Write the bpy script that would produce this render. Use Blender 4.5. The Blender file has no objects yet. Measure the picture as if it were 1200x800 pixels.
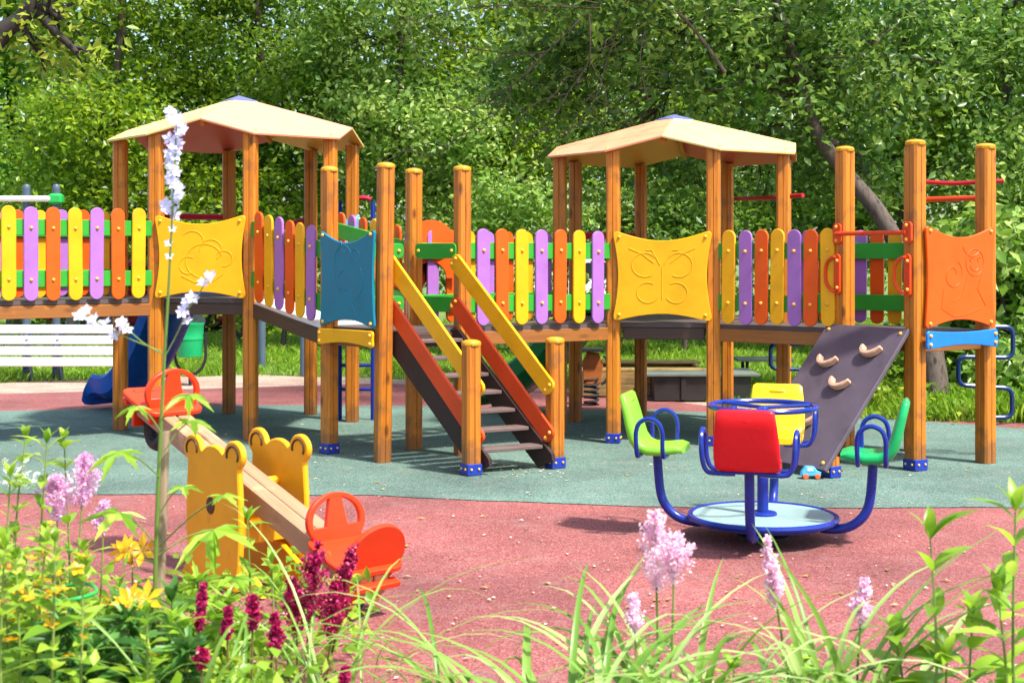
import bpy, math, random
import numpy as np
from mathutils import Vector, Matrix
sc = bpy.context.scene
C = sc.collection
rnd = random.Random(7)
nrg = np.random.default_rng(11)
# ------------------------------------------------------------------ camera, sky, sun, exposure
cd = bpy.data.cameras.new('camera'); cam = bpy.data.objects.new('camera', cd); C.objects.link(cam)
cam.location = (0, 0, 1.5); cam.rotation_euler = (math.radians(90), 0, 0)
cd.sensor_width = 36; cd.lens = 49.5; cd.shift_y = -100/1200
cd.clip_start = .1; cd.clip_end = 1000
cd.dof.use_dof = True; cd.dof.focus_distance = 10.3; cd.dof.aperture_fstop = 5.6
sc.camera = cam
SUN = Vector((.40, -.35, .90)).normalized()           # direction towards the sun
w = bpy.data.worlds.new('World'); sc.world = w; w.use_nodes = True
nt = w.node_tree; bg = nt.nodes['Background']; sk = nt.nodes.new('ShaderNodeTexSky')
sk.sky_type = 'NISHITA'; sk.sun_disc = False
sk.sun_elevation = math.asin(SUN.z); sk.sun_rotation = math.atan2(SUN.x, SUN.y)
sk.air_density = 1.0; sk.dust_density = 2.5; sk.ozone_density = 1.0
nt.links.new(sk.outputs[0], bg.inputs[0]); bg.inputs[1].default_value = .15
sd = bpy.data.lights.new('sun', 'SUN'); sd.energy = 4.1; sd.angle = math.radians(4); sd.color = (1, .95, .87)
so = bpy.data.objects.new('sun', sd); C.objects.link(so); so.rotation_euler = SUN.to_track_quat('Z', 'Y').to_euler()
sc.view_settings.view_transform = 'Standard'; sc.view_settings.look = 'None'
sc.view_settings.exposure = 1.12; sc.view_settings.gamma = 1
sc.cycles.max_bounces = 8; sc.cycles.transparent_max_bounces = 8

def P(px, py, D):                                      # the point at distance D seen at a photo pixel
    return Vector(((px-600)*D/1650, D, 1.5-(py-300)*D/1650))
# ------------------------------------------------------------------ materials
def mat(name):
    m = bpy.data.materials.new(name); m.use_nodes = True
    t = m.node_tree; return m, t, t.nodes['Principled BSDF']
def nd(t, ty, **k):
    n = t.nodes.new(ty)
    for a, b in k.items():
        if a.startswith('i_'): n.inputs[int(a[2:]) if a[2:].isdigit() else a[2:]].default_value = b
        else: setattr(n, a, b)
    return n
def ramp(t, fac, stops):
    r = nd(t, 'ShaderNodeValToRGB'); e = r.color_ramp.elements
    while len(e) < len(stops): e.new(.5)
    for q, (p, c) in zip(e, stops): q.position = p; q.color = (*c, 1)
    t.links.new(fac, r.inputs[0]); return r.outputs[0]
def mulc(c, f): return tuple(min(1, x*f) for x in c)
def bump(t, b, h, s, d=.01):
    n = nd(t, 'ShaderNodeBump'); n.inputs['Strength'].default_value = s; n.inputs['Distance'].default_value = d
    t.links.new(h, n.inputs['Height']); t.links.new(n.outputs[0], b.inputs['Normal'])
def paint(name, c, rough=.40, var=.14, spec=.36, bs=.08):
    m, t, b = mat(name)
    tc = nd(t, 'ShaderNodeTexCoord'); oi = nd(t, 'ShaderNodeObjectInfo')
    n = nd(t, 'ShaderNodeTexNoise', noise_dimensions='4D'); n.inputs['Scale'].default_value = 5; n.inputs['Detail'].default_value = 8; n.inputs['Roughness'].default_value = .65
    t.links.new(tc.outputs['Object'], n.inputs['Vector']); 
    mu = nd(t, 'ShaderNodeMath', operation='MULTIPLY'); mu.inputs[1].default_value = 37; t.links.new(oi.outputs['Random'], mu.inputs[0]); t.links.new(mu.outputs[0], n.inputs['W'])
    cc = ramp(t, n.outputs[0], [(.3, mulc(c, 1-var)), (.5, c), (.72, mulc(c, 1+var*.6))])
    nw = nd(t, 'ShaderNodeTexNoise', noise_dimensions='4D'); nw.inputs['Scale'].default_value = 13; nw.inputs['Detail'].default_value = 14; nw.inputs['Roughness'].default_value = .72
    t.links.new(tc.outputs['Object'], nw.inputs['Vector']); t.links.new(mu.outputs[0], nw.inputs['W'])
    wm = ramp(t, nw.outputs[0], [(.60, (0, 0, 0)), (.70, (.45, .45, .45))]); mw = nd(t, 'ShaderNodeMixRGB'); t.links.new(wm, mw.inputs[0]); t.links.new(cc, mw.inputs[1]); mw.inputs[2].default_value = (*[x*.45+.05 for x in c], 1)
    t.links.new(mw.outputs[0], b.inputs['Base Color'])
    r2 = nd(t, 'ShaderNodeMapRange'); r2.inputs[1].default_value = .3; r2.inputs[2].default_value = .7; r2.inputs[3].default_value = rough-.08; r2.inputs[4].default_value = rough+.14
    t.links.new(n.outputs[0], r2.inputs[0]); t.links.new(r2.outputs[0], b.inputs['Roughness'])
    b.inputs['Specular IOR Level'].default_value = spec
    n2 = nd(t, 'ShaderNodeTexNoise'); n2.inputs['Scale'].default_value = 60; t.links.new(tc.outputs['Object'], n2.inputs['Vector'])
    bump(t, b, n2.outputs[0], bs, .004)
    return m
def wood(name, c, dark, rough=.42, axis=2):
    m, t, b = mat(name)
    tc = nd(t, 'ShaderNodeTexCoord'); oi = nd(t, 'ShaderNodeObjectInfo')
    mp = nd(t, 'ShaderNodeMapping'); s = [26, 26, 26]; s[axis] = 1.3; mp.inputs['Scale'].default_value = s
    t.links.new(tc.outputs['Object'], mp.inputs[0])
    n = nd(t, 'ShaderNodeTexNoise', noise_dimensions='4D'); n.inputs['Scale'].default_value = 1.6; n.inputs['Detail'].default_value = 7; n.inputs['Distortion'].default_value = .6
    t.links.new(mp.outputs[0], n.inputs['Vector'])
    mu = nd(t, 'ShaderNodeMath', operation='MULTIPLY'); mu.inputs[1].default_value = 51; t.links.new(oi.outputs['Random'], mu.inputs[0]); t.links.new(mu.outputs[0], n.inputs['W'])
    col = ramp(t, n.outputs[0], [(.32, dark), (.5, c), (.7, mulc(c, 1.12))])
    vo = nd(t, 'ShaderNodeTexVoronoi'); vo.inputs['Scale'].default_value = 1; mp2 = nd(t, 'ShaderNodeMapping'); s2 = [7, 7, 7]; s2[axis] = 2.6; mp2.inputs['Scale'].default_value = s2
    ad = nd(t, 'ShaderNodeVectorMath', operation='ADD'); t.links.new(tc.outputs['Object'], ad.inputs[0]); t.links.new(mu.outputs[0], ad.inputs[1]); t.links.new(ad.outputs[0], mp2.inputs[0]); t.links.new(mp2.outputs[0], vo.inputs['Vector'])
    kn = ramp(t, vo.outputs['Distance'], [(.07, (1, 1, 1)), (.16, (0, 0, 0))])
    mx = nd(t, 'ShaderNodeMixRGB'); t.links.new(kn, mx.inputs[0]); t.links.new(col, mx.inputs[1]); mx.inputs[2].default_value = (*mulc(dark, .45), 1)
    hv = nd(t, 'ShaderNodeHueSaturation'); t.links.new(mx.outputs[0], hv.inputs['Color'])
    mr = nd(t, 'ShaderNodeMapRange'); mr.inputs[3].default_value = .82; mr.inputs[4].default_value = 1.12; t.links.new(oi.outputs['Random'], mr.inputs[0]); t.links.new(mr.outputs[0], hv.inputs['Value'])
    # grime that creeps up from the foot, faded streaks
    sx = nd(t, 'ShaderNodeSeparateXYZ'); t.links.new(tc.outputs['Object'], sx.inputs[0])
    ng = nd(t, 'ShaderNodeTexNoise', noise_dimensions='4D'); ng.inputs['Scale'].default_value = 9; ng.inputs['Detail'].default_value = 8; t.links.new(tc.outputs['Object'], ng.inputs['Vector']); t.links.new(mu.outputs[0], ng.inputs['W'])
    gm = nd(t, 'ShaderNodeMapRange'); gm.inputs[1].default_value = .0; gm.inputs[2].default_value = .30; gm.inputs[3].default_value = .62; gm.inputs[4].default_value = .28
    t.links.new(sx.outputs[2], gm.inputs[0]); ga = nd(t, 'ShaderNodeMath', operation='ADD'); t.links.new(gm.outputs[0], ga.inputs[0]); t.links.new(ng.outputs[0], ga.inputs[1])
    gr = ramp(t, ga.outputs[0], [(.82, (0, 0, 0)), (1.0, (.7, .7, .7))]); mg = nd(t, 'ShaderNodeMixRGB'); t.links.new(gr, mg.inputs[0]); t.links.new(hv.outputs[0], mg.inputs[1]); mg.inputs[2].default_value = (*[x*.3+.02 for x in c], 1)
    t.links.new(mg.outputs[0], b.inputs['Base Color']); b.inputs['Roughness'].default_value = rough
    bump(t, b, n.outputs[0], .35, .004)
    return m
def leafmat(name, c1, c2, c3=None, trans=.35, rough=.36, spec=.42):
    m = bpy.data.materials.new(name); m.use_nodes = True; t = m.node_tree; b = t.nodes['Principled BSDF']; out = t.nodes['Material Output']
    g = nd(t, 'ShaderNodeNewGeometry'); oi = nd(t, 'ShaderNodeObjectInfo')
    a = nd(t, 'ShaderNodeMath', operation='ADD'); t.links.new(g.outputs['Random Per Island'], a.inputs[0]); t.links.new(oi.outputs['Random'], a.inputs[1])
    f = nd(t, 'ShaderNodeMath', operation='FRACT'); t.links.new(a.outputs[0], f.inputs[0])
    st = [(0, c1), (.6, c2), (1, c3 or mulc(c2, 1.3))]
    col = ramp(t, f.outputs[0], st)
    tc = nd(t, 'ShaderNodeTexCoord'); n = nd(t, 'ShaderNodeTexNoise'); n.inputs['Scale'].default_value = 1.1; n.inputs['Detail'].default_value = 3
    t.links.new(tc.outputs['Object'], n.inputs['Vector'])
    hv = nd(t, 'ShaderNodeHueSaturation'); t.links.new(col, hv.inputs['Color'])
    mr = nd(t, 'ShaderNodeMapRange'); mr.inputs[1].default_value = .3; mr.inputs[2].default_value = .7; mr.inputs[3].default_value = .485; mr.inputs[4].default_value = .515
    t.links.new(n.outputs[0], mr.inputs[0]); t.links.new(mr.outputs[0], hv.inputs['Hue'])
    t.links.new(hv.outputs[0], b.inputs['Base Color']); b.inputs['Roughness'].default_value = rough; b.inputs['Specular IOR Level'].default_value = spec
    tr = nd(t, 'ShaderNodeBsdfTranslucent'); hs = nd(t, 'ShaderNodeHueSaturation'); hs.inputs['Hue'].default_value = .485; hs.inputs['Value'].default_value = 1.5
    t.links.new(hv.outputs[0], hs.inputs['Color']); t.links.new(hs.outputs[0], tr.inputs[0])
    mx = nd(t, 'ShaderNodeMixShader'); mx.inputs[0].default_value = trans
    t.links.new(b.outputs[0], mx.inputs[1]); t.links.new(tr.outputs[0], mx.inputs[2]); t.links.new(mx.outputs[0], out.inputs[0])
    return m
def groundmat(name, c1, c2, c3, gran=260, patch=.9, rough=.85, bs=.5, stain=.4):
    m, t, b = mat(name); tc = nd(t, 'ShaderNodeTexCoord')
    v = nd(t, 'ShaderNodeTexVoronoi'); v.inputs['Scale'].default_value = gran; t.links.new(tc.outputs['Object'], v.inputs['Vector'])
    sp = nd(t, 'ShaderNodeSeparateColor'); t.links.new(v.outputs['Color'], sp.inputs[0])
    col = ramp(t, sp.outputs[0], [(0, c1), (.55, c2), (1, c3)])
    n = nd(t, 'ShaderNodeTexNoise'); n.inputs['Scale'].default_value = patch; n.inputs['Detail'].default_value = 9; n.inputs['Roughness'].default_value = .62
    t.links.new(tc.outputs['Object'], n.inputs['Vector'])
    mr = nd(t, 'ShaderNodeMapRange'); mr.inputs[1].default_value = .3; mr.inputs[2].default_value = .72; mr.inputs[3].default_value = 1-stain; mr.inputs[4].default_value = 1+stain*.7
    t.links.new(n.outputs[0], mr.inputs[0])
    n3 = nd(t, 'ShaderNodeTexNoise'); n3.inputs['Scale'].default_value = 22; n3.inputs['Detail'].default_value = 6; n3.inputs['Roughness'].default_value = .7; t.links.new(tc.outputs['Object'], n3.inputs['Vector'])
    mr3 = nd(t, 'ShaderNodeMapRange'); mr3.inputs[1].default_value = .3; mr3.inputs[2].default_value = .7; mr3.inputs[3].default_value = .86; mr3.inputs[4].default_value = 1.12; t.links.new(n3.outputs[0], mr3.inputs[0])
    mm = nd(t, 'ShaderNodeMath', operation='MULTIPLY'); t.links.new(mr.outputs[0], mm.inputs[0]); t.links.new(mr3.outputs[0], mm.inputs[1])
    hv = nd(t, 'ShaderNodeHueSaturation'); t.links.new(col, hv.inputs['Color']); t.links.new(mm.outputs[0], hv.inputs['Value'])
    # fine light dust
    n4 = nd(t, 'ShaderNodeTexNoise'); n4.inputs['Scale'].default_value = 3.1; n4.inputs['Detail'].default_value = 12; n4.inputs['Roughness'].default_value = .75; t.links.new(tc.outputs['Object'], n4.inputs['Vector'])
    dm = ramp(t, n4.outputs[0], [(.52, (0, 0, 0)), (.75, (.35, .35, .35))])
    mx = nd(t, 'ShaderNodeMixRGB'); t.links.new(dm, mx.inputs[0]); t.links.new(hv.outputs[0], mx.inputs[1]); mx.inputs[2].default_value = (.26, .22, .20, 1)
    t.links.new(mx.outputs[0], b.inputs['Base Color']); b.inputs['Roughness'].default_value = rough
    bump(t, b, v.outputs['Distance'], bs, .004)
    return m
M = {}
M['yellow'] = paint('yellow_board', (.80, .375, .003)); M['orange'] = paint('orange_board', (.74, .088, .002)); M['handrail'] = paint('red_orange_rail', (.62, .06, .008))
M['purple'] = paint('purple_board', (.34, .135, .44)); M['green'] = paint('green_board', (.03, .31, .025))
M['panelblue'] = paint('blue_board', (.003, .17, .27)); M['skyblue'] = paint('light_blue_board', (.12, .38, .62)); M['stripblue'] = paint('bright_blue_board', (.01, .17, .60))
M['redbar'] = paint('red_orange_metal', (.70, .06, .010), .3); M['darkred'] = paint('dark_red_metal', (.42, .012, .025), .3)
M['bluemetal'] = paint('blue_metal', (.008, .026, .24), .22, .1); M['navy'] = paint('navy_metal', (.006, .028, .11), .25)
M['wood'] = wood('glazed_pine', (.53, .172, .010), (.36, .102, .006)); M['woodx'] = wood('glazed_pine_beam', (.53, .172, .010), (.36, .102, .006), axis=0)
M['browbeam'] = wood('brown_beam', (.10, .033, .014), (.05, .018, .009), axis=0)
M['brown'] = paint('dark_brown_board', (.03, .014, .012), .5, .25); M['deck'] = paint('brown_deck_plywood', (.10, .075, .075), .45, .3)
M['tread'] = paint('grey_brown_tread', (.13, .088, .08), .6, .3); M['ramp'] = paint('violet_grey_ramp', (.088, .068, .088), .42, .3)
M['cap'] = paint('yellow_cap', (.58, .27, .015), .35); M['bolt'] = paint('amber_bolt_cap', (.78, .42, .05), .3); M['bracket'] = paint('blue_bracket', (.01, .035, .30), .35)
M['hold'] = paint('beige_hold', (.60, .34, .22), .6, .2)
M['rooforange'] = paint('orange_roof_glare', (.82, .33, .18), .3, .12); M['roofyellow'] = paint('yellow_roof_glare', (.84, .62, .23), .3, .12)  # sun glare on the panel tops is put into these pale colours
M['rooforangein'] = paint('orange_roof_underside', (.62, .13, .07), .4, .12); M['roofyellowin'] = paint('yellow_roof_underside', (.74, .36, .05), .4, .12)  # deeper copies of the two roof colours, without the painted glare
M['roofblue'] = paint('blue_roof_cap', (.13, .15, .34), .35)
M['slideblue'] = paint('blue_slide', (.010, .10, .48), .25); M['slidegreen'] = paint('dark_green_slide', (.015, .20, .065), .3)
M['redseat'] = paint('red_plastic', (.62, .008, .015), .25, .06); M['limeseat'] = paint('lime_plastic', (.19, .56, .035), .28, .06)
M['greenseat'] = paint('green_plastic', (.008, .36, .10), .25, .06); M['yellowseat'] = paint('yellow_plastic', (.82, .52, .01), .25, .06)
M['plate'] = paint('pale_chequer_plate', (.24, .37, .36), .35, .2, bs=.4)
M['beamtop'] = wood('pale_beam', (.70, .42, .22), (.56, .29, .12), axis=0)
M['seat_orange'] = paint('orange_seat_board', (.68, .042, .006)); M['rider'] = paint('faded_rust_orange', (.36, .10, .02), .5, .3); M['bear'] = paint('bear_yellow', (.78, .36, .005)); M['nose'] = paint('brown_print', (.06, .025, .01))
M['black'] = paint('black_rubber', (.018, .018, .02), .6); M['white'] = paint('white_paint', (.80, .80, .78), .4, .06)
M['greypole'] = paint('slate_pole', (.07, .10, .14), .4); M['bin'] = paint('green_bin', (.01, .33, .11), .3); M['clamp'] = paint('green_clamp', (.02, .36, .07), .35)
M['carred'] = paint('dark_red_car', (.30, .015, .025), .15, .04); M['carwhite'] = paint('white_car', (.72, .74, .76), .15, .04)
M['glass'] = paint('dark_car_glass', (.02, .025, .03), .05, .02, bs=0); M['chrome'] = paint('silver_trim', (.55, .56, .58), .25)
M['lamp_red'] = paint('red_lens', (.5, .01, .01), .15)
M['sandwood'] = wood('yellow_plank', (.50, .33, .11), (.30, .18, .06), axis=0); M['lidwood'] = wood('dark_lid', (.02, .014, .012), (.01, .008, .007), axis=0); M['lidtop'] = paint('grey_green_lid', (.13, .155, .13), .6, .25)
M['toyblue'] = paint('toy_blue', (.08, .42, .75), .25); M['toyorange'] = paint('toy_orange', (.8, .12, .03), .3)
M['stake'] = wood('grey_stake', (.27, .19, .12), (.14, .10, .06), .7)
M['bark'] = wood('bark', (.075, .055, .042), (.022, .016, .013), .9); M['greybark'] = wood('grey_bark', (.22, .18, .15), (.07, .055, .045), .9)
M['trunkbark'] = wood('grey_brown_bark', (.105, .078, .06), (.035, .026, .02), .9); M['darkbark'] = wood('dark_bark', (.03, .022, .02), (.01, .008, .008), .9)
M['red'] = groundmat('red_rubber', (.145, .031, .028), (.24, .060, .055), (.35, .145, .135), 150)
M['grn'] = groundmat('green_rubber', (.036, .092, .072), (.082, .155, .122), (.19, .26, .22), 150)
M['sand'] = groundmat('sandy_strip', (.26, .17, .12), (.37, .26, .20), (.48, .36, .28), 90, 1.4)
M['turf'] = groundmat('turf', (.05, .09, .015), (.10, .19, .025), (.20, .27, .06), 40, 1.1, .95)
M['soil'] = groundmat('soil', (.02, .014, .01), (.045, .032, .022), (.08, .06, .04), 70, 2)
LF = {}
LF['mid'] = leafmat('leaf_mid', (.06, .135, .006), (.16, .28, .014), (.33, .46, .035), .48)
LF['dark'] = leafmat('leaf_dark', (.04, .105, .008), (.12, .235, .016), (.27, .41, .04), .46)
LF['blue'] = leafmat('leaf_bluish', (.035, .095, .014), (.10, .205, .028), (.26, .39, .08), .43, .34)
LF['bright'] = leafmat('leaf_bright', (.07, .20, .012), (.16, .34, .03), (.30, .50, .08), .45)
LF['lime'] = leafmat('leaf_lime', (.10, .19, .012), (.21, .32, .025), (.36, .42, .05), .45)
LF['pale'] = leafmat('leaf_pale', (.07, .17, .02), (.19, .33, .045), (.46, .58, .18), .42)
LF['bed'] = leafmat('bed_leaf', (.12, .27, .018), (.25, .44, .03), (.42, .58, .08), .45)
LF['beddark'] = leafmat('bed_leaf_dark', (.03, .11, .02), (.07, .20, .035), (.14, .32, .07), .34)
LF['blade'] = leafmat('blade_leaf', (.11, .26, .03), (.24, .42, .08), (.46, .60, .24), .42)
LF['grass'] = leafmat('grass_blade', (.10, .21, .012), (.20, .36, .025), (.36, .50, .07), .45)
LF['stem'] = leafmat('plant_stem', (.10, .18, .03), (.18, .26, .06), (.25, .28, .10), .1)
LF['rstem'] = leafmat('brown_stem', (.10, .06, .03), (.14, .09, .04), (.2, .12, .06), .05)
LF['pink'] = leafmat('pink_floret', (.66, .33, .58), (.80, .52, .72), (.90, .72, .84), .4)
LF['palepink'] = leafmat('pale_pink_floret', (.76, .45, .60), (.86, .60, .72), (.92, .78, .84), .4)
LF['crimson'] = leafmat('crimson_floret', (.24, .004, .035), (.42, .01, .07), (.60, .04, .16), .3)
LF['lilac'] = leafmat('lilac_petal', (.58, .55, .80), (.72, .70, .88), (.82, .80, .92), .35)
LF['lilyyellow'] = leafmat('yellow_petal', (.70, .33, .005), (.78, .42, .008), (.82, .52, .02), .35)
LF['whitefl'] = leafmat('white_floret', (.70, .72, .66), (.80, .82, .76), (.85, .86, .82), .3)
LF['litter'] = leafmat('litter_flake', (.35, .25, .14), (.60, .50, .36), (.74, .70, .60), .1)
LF['drop'] = leafmat('dry_leaf', (.25, .19, .05), (.42, .33, .09), (.60, .52, .25), .2)
# ------------------------------------------------------------------ mesh helpers
WM = {}
def world(o): return WM.get(o.name, Matrix())
class MB:
    def __init__(s): s.v = []; s.f = []; s.m = []
    def add(s, vs, fs, mi=0, T=None):
        k = len(s.v)
        s.v += [tuple(T @ Vector(v)) if T else tuple(v) for v in vs]
        s.f += [tuple(i+k for i in f) for f in fs]; s.m += [mi]*len(fs); return s
    def box(s, c, d, T=None, mi=0, b=0.004):
        x, y, z = d[0]/2, d[1]/2, d[2]/2; b = min(b, x*.4, y*.4, z*.4)
        poly = [(-x+b, -y), (x-b, -y), (x, -y+b), (x, y-b), (x-b, y), (-x+b, y), (-x, y-b), (-x, -y+b)]
        ins = [(px*(1-b/x) if x else 0, py*(1-b/y)) for px, py in poly]
        R = [(ins, -z), (poly, -z+b), (poly, z-b), (ins, z)]
        vs = [(c[0]+px, c[1]+py, c[2]+zz) for pl, zz in R for px, py in pl]
        fs = [tuple(range(7, -1, -1)), tuple(range(24, 32))]
        for r in range(3):
            for i in range(8): fs.append((r*8+i, r*8+(i+1) % 8, r*8+8+(i+1) % 8, r*8+8+i))
        return s.add(vs, fs, mi, T)
    def prism(s, poly, t, T=None, b=.003, mi=0, y0=0.):        # outline in local x,z; thickness along y
        A = sum(poly[i][0]*poly[(i+1) % len(poly)][1]-poly[(i+1) % len(poly)][0]*poly[i][1] for i in range(len(poly)))
        if A < 0: poly = poly[::-1]
        n = len(poly); ins = []
        for i in range(n):
            p, q, r = Vector(poly[i-1]), Vector(poly[i]), Vector(poly[(i+1) % n])
            a = (q-p); c = (r-q); a = a.normalized() if a.length > 1e-9 else Vector((1, 0)); c = c.normalized() if c.length > 1e-9 else a
            d = Vector((-a.y-c.y, a.x+c.x)); d = d.normalized() if d.length > 1e-6 else Vector((0, 0))
            ins.append((q.x+d.x*b, q.y+d.y*b))
        R = [(ins, -t/2), (poly, -t/2+b), (poly, t/2-b), (ins, t/2)]
        vs = [(x, y0+yy, z) for pl, yy in R for x, z in pl]
        fs = [tuple(range(n)), tuple(range(4*n-1, 3*n-1, -1))]
        for k in range(3):
            for i in range(n): fs.append((k*n+i, k*n+n+i, k*n+n+(i+1) % n, k*n+(i+1) % n))
        return s.add(vs, fs, mi, T)
    def tube(s, pts, r, n=8, mi=0, T=None, cap=True):
        pts = [Vector(p) for p in pts]; k = len(pts); rs = r if isinstance(r, (list, tuple)) else [r]*k
        closed = (pts[0]-pts[-1]).length < 1e-6
        vs = []; fs = []; u = None
        for i in range(k):
            if closed: d = pts[(i+1) % (k-1)]-pts[(i-1) % (k-1)]
            else: d = pts[min(i+1, k-1)]-pts[max(i-1, 0)]
            d = d.normalized() if d.length > 1e-9 else Vector((0, 0, 1))
            if u is None:
                u = d.orthogonal().normalized()
                if abs(d.z) < .9: u = (Vector((0, 0, 1))-d*d.z).normalized()
            u = (u-d*u.dot(d)); u = u.normalized() if u.length > 1e-6 else d.orthogonal().normalized()
            q = d.cross(u)
            for j in range(n):
                a = 2*math.pi*j/n; vs.append(pts[i]+(u*math.cos(a)+q*math.sin(a))*rs[i])
        for i in range(k-1):
            for j in range(n): fs.append((i*n+j, i*n+(j+1) % n, i*n+n+(j+1) % n, i*n+n+j))
        if cap and not closed: fs += [tuple(range(n-1, -1, -1)), tuple(range((k-1)*n, k*n))]
        return s.add(vs, fs, mi, T)
    def lathe(s, prof, n=20, mi=0, T=None):
        vs = [(r*math.cos(2*math.pi*j/n), r*math.sin(2*math.pi*j/n), z) for r, z in prof for j in range(n)]
        fs = []
        for i in range(len(prof)-1):
            for j in range(n): fs.append((i*n+j, i*n+(j+1) % n, i*n+n+(j+1) % n, i*n+n+j))
        fs += [tuple(range(n-1, -1, -1)), tuple(range((len(prof)-1)*n, len(prof)*n))]
        return s.add(vs, fs, mi, T)
    def slab(s, top, t, mi=0):
        n = len(top); vs = [tuple(p) for p in top]+[(p[0], p[1], p[2]-t) for p in top]
        fs = [tuple(range(n)), tuple(range(2*n-1, n-1, -1))]+[(i, i+n, (i+1) % n+n, (i+1) % n) for i in range(n)]
        return s.add(vs, fs, mi)
    def pad(s, prof, wd, th, e=3.2, n=20, T=None, mi=0):      # moulded board: centre line in y,z, half widths and half thicknesses
        k = len(prof); vs = []; fs = []
        for i in range(k):
            d = Vector(prof[min(i+1, k-1)])-Vector(prof[max(i-1, 0)]); d.normalize(); nn = Vector((-d.y, d.x))
            for j in range(n):
                a = 2*math.pi*j/n; c, q = math.cos(a), math.sin(a)
                x = math.copysign(abs(c)**(2/e), c)*wd[i]; h = math.copysign(abs(q)**(2/e), q)*th[i]
                vs.append((x, prof[i][0]+nn.x*h, prof[i][1]+nn.y*h))
        for i in range(k-1):
            for j in range(n): fs.append((i*n+j, i*n+(j+1) % n, i*n+n+(j+1) % n, i*n+n+j))
        fs += [tuple(range(n-1, -1, -1)), tuple(range((k-1)*n, k*n))]
        return s.add(vs, fs, mi, T)
    def mesh(s, name, ms, smooth=35):
        me = bpy.data.meshes.new(name); me.from_pydata(s.v, [], s.f)
        for q in (ms if isinstance(ms, (list, tuple)) else [ms]): me.materials.append(q)
        if max(s.m, default=0): me.polygons.foreach_set('material_index', s.m)
        me.polygons.foreach_set('use_smooth', [True]*len(s.f)); me.set_sharp_from_angle(angle=math.radians(smooth)); me.update()
        return me
    def build(s, name, ms, parent=None, T=None, label=None, smooth=35):
        return link(name, s.mesh(name, ms, smooth), parent, T, label)
def link(name, me, parent=None, T=None, label=None):
    o = bpy.data.objects.new(name, me); C.objects.link(o); T = T or Matrix()
    WM[o.name] = T.copy()
    if parent: o.parent = parent; o.matrix_local = world(parent).inverted() @ T
    else: o.matrix_world = T
    if label: o['label'] = label
    return o
def thing(name, label, cat, loc=(0, 0, 0), rz=0, group=None):
    o = bpy.data.objects.new(name, None); C.objects.link(o); o.empty_display_size = .1
    T = Matrix.Translation(loc) @ Matrix.Rotation(rz, 4, 'Z'); WM[o.name] = T; o.matrix_world = T
    o['label'] = label; o['category'] = cat
    if group: o['group'] = group
    return o
def tag(o, label, cat, group=None):
    o['label'] = label; o['category'] = cat
    if group: o['group'] = group
    return o
def struct(o, kind='structure'): o['kind'] = kind; return o
def Tr(*p): return Matrix.Translation(Vector(p))
def Rz(a): return Matrix.Rotation(a, 4, 'Z')
def V2(p, z=0): return Vector((p[0], p[1], z))
def fr(p0, p1, off=0., z=0.):                                   # frame between two posts: x along, -y outward
    a, b = V2(p0), V2(p1); x = (b-a).normalized(); y = Vector((0, 0, 1)).cross(x)
    o = (a+b)/2-y*off+Vector((0, 0, z)); m = Matrix.Identity(4)
    for i in range(3): m[i][0] = x[i]; m[i][1] = y[i]; m[i][2] = (0, 0, 1)[i]; m[i][3] = o[i]
    return m, (b-a).length
def frame3(o, x, zup):
    x = x.normalized(); y = zup.cross(x).normalized(); z = x.cross(y); m = Matrix.Identity(4)
    for i in range(3): m[i][0] = x[i]; m[i][1] = y[i]; m[i][2] = z[i]; m[i][3] = o[i]
    return m
def arc(cx, cz, r, a0, a1, n=10): return [(cx+r*math.cos(math.radians(a0+(a1-a0)*i/n)), cz+r*math.sin(math.radians(a0+(a1-a0)*i/n))) for i in range(n+1)]
def smoothpath(pts, n=6):
    p = [Vector(q) for q in pts]; out = []
    for i in range(len(p)-1):
        a, b, c, d = p[max(i-1, 0)], p[i], p[i+1], p[min(i+2, len(p)-1)]
        for k in range(n):
            t = k/n; out.append(.5*((2*b)+(c-a)*t+(2*a-5*b+4*c-d)*t*t+(3*b-a-3*c+d)*t**3))
    return out+[p[-1]]
# ------------------------------------------------------------------ ground
def interp(tab, x): return float(np.interp(x, [a for a, b in tab], [b for a, b in tab]))
def sheet(name, front, back, z, m, xs, kind='structure', wob=0):
    vs = []; fs = []
    for i, x in enumerate(xs):
        a, b = interp(front, x), interp(back, x); b = max(b, a+.001)
        q = wob*math.sin(x*5.3)+wob*.6*math.sin(x*13.7+1)
        vs += [(x, a+q, z), (x, b+q*.8, z)]
        if i: k = 2*i; fs.append((k-2, k, k+1, k-1))
    o = link(name, MB().add(vs, fs).mesh(name, m)); o['kind'] = kind; return o
XS = [x*.1 for x in range(-130, 131)]
FR = [(-13, 8.6), (-3, 8.9), (-.9, 8.84), (.5, 8.5), (1.3, 8.4), (3, 8.42), (13, 8.6)]
BG = [(-13, 13.1), (-4.9, 13.67), (-2.6, 14.2), (-1.2, 14.15), (0, 13.9), (1.3, 13.75), (2.5, 13.35), (3.2, 13.1), (3.9, 12.7), (4.5, 12.25), (13, 11.2)]
BR = [(-13, 14.8), (-5.6, 15.4), (-2.9, 16.2), (-1.5, 16.7), (.9, 15.4), (1.5, 14.8), (2.3, 13.7), (3, 13.1), (13, 11.1)]
BS = [(-13, 16.3), (-6.1, 16.8), (-3.3, 17.9), (-1.6, 17.4), (1, 15.9), (2.0, 14.6), (3, 13.1), (13, 11.0)]
struct(link('ground', MB().add([(-300, -100, -.014), (300, -100, -.014), (300, 500, -.014), (-300, 500, -.014)], [(0, 1, 2, 3)]).mesh('ground', M['turf'])))
sheet('sand_path', [(-13, 14), (13, 11)], BS, -.009, M['sand'], XS, wob=.05)
sheet('red_rubber_surface', [(-13, 1), (13, 1)], BR, -.0045, M['red'], XS)
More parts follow.
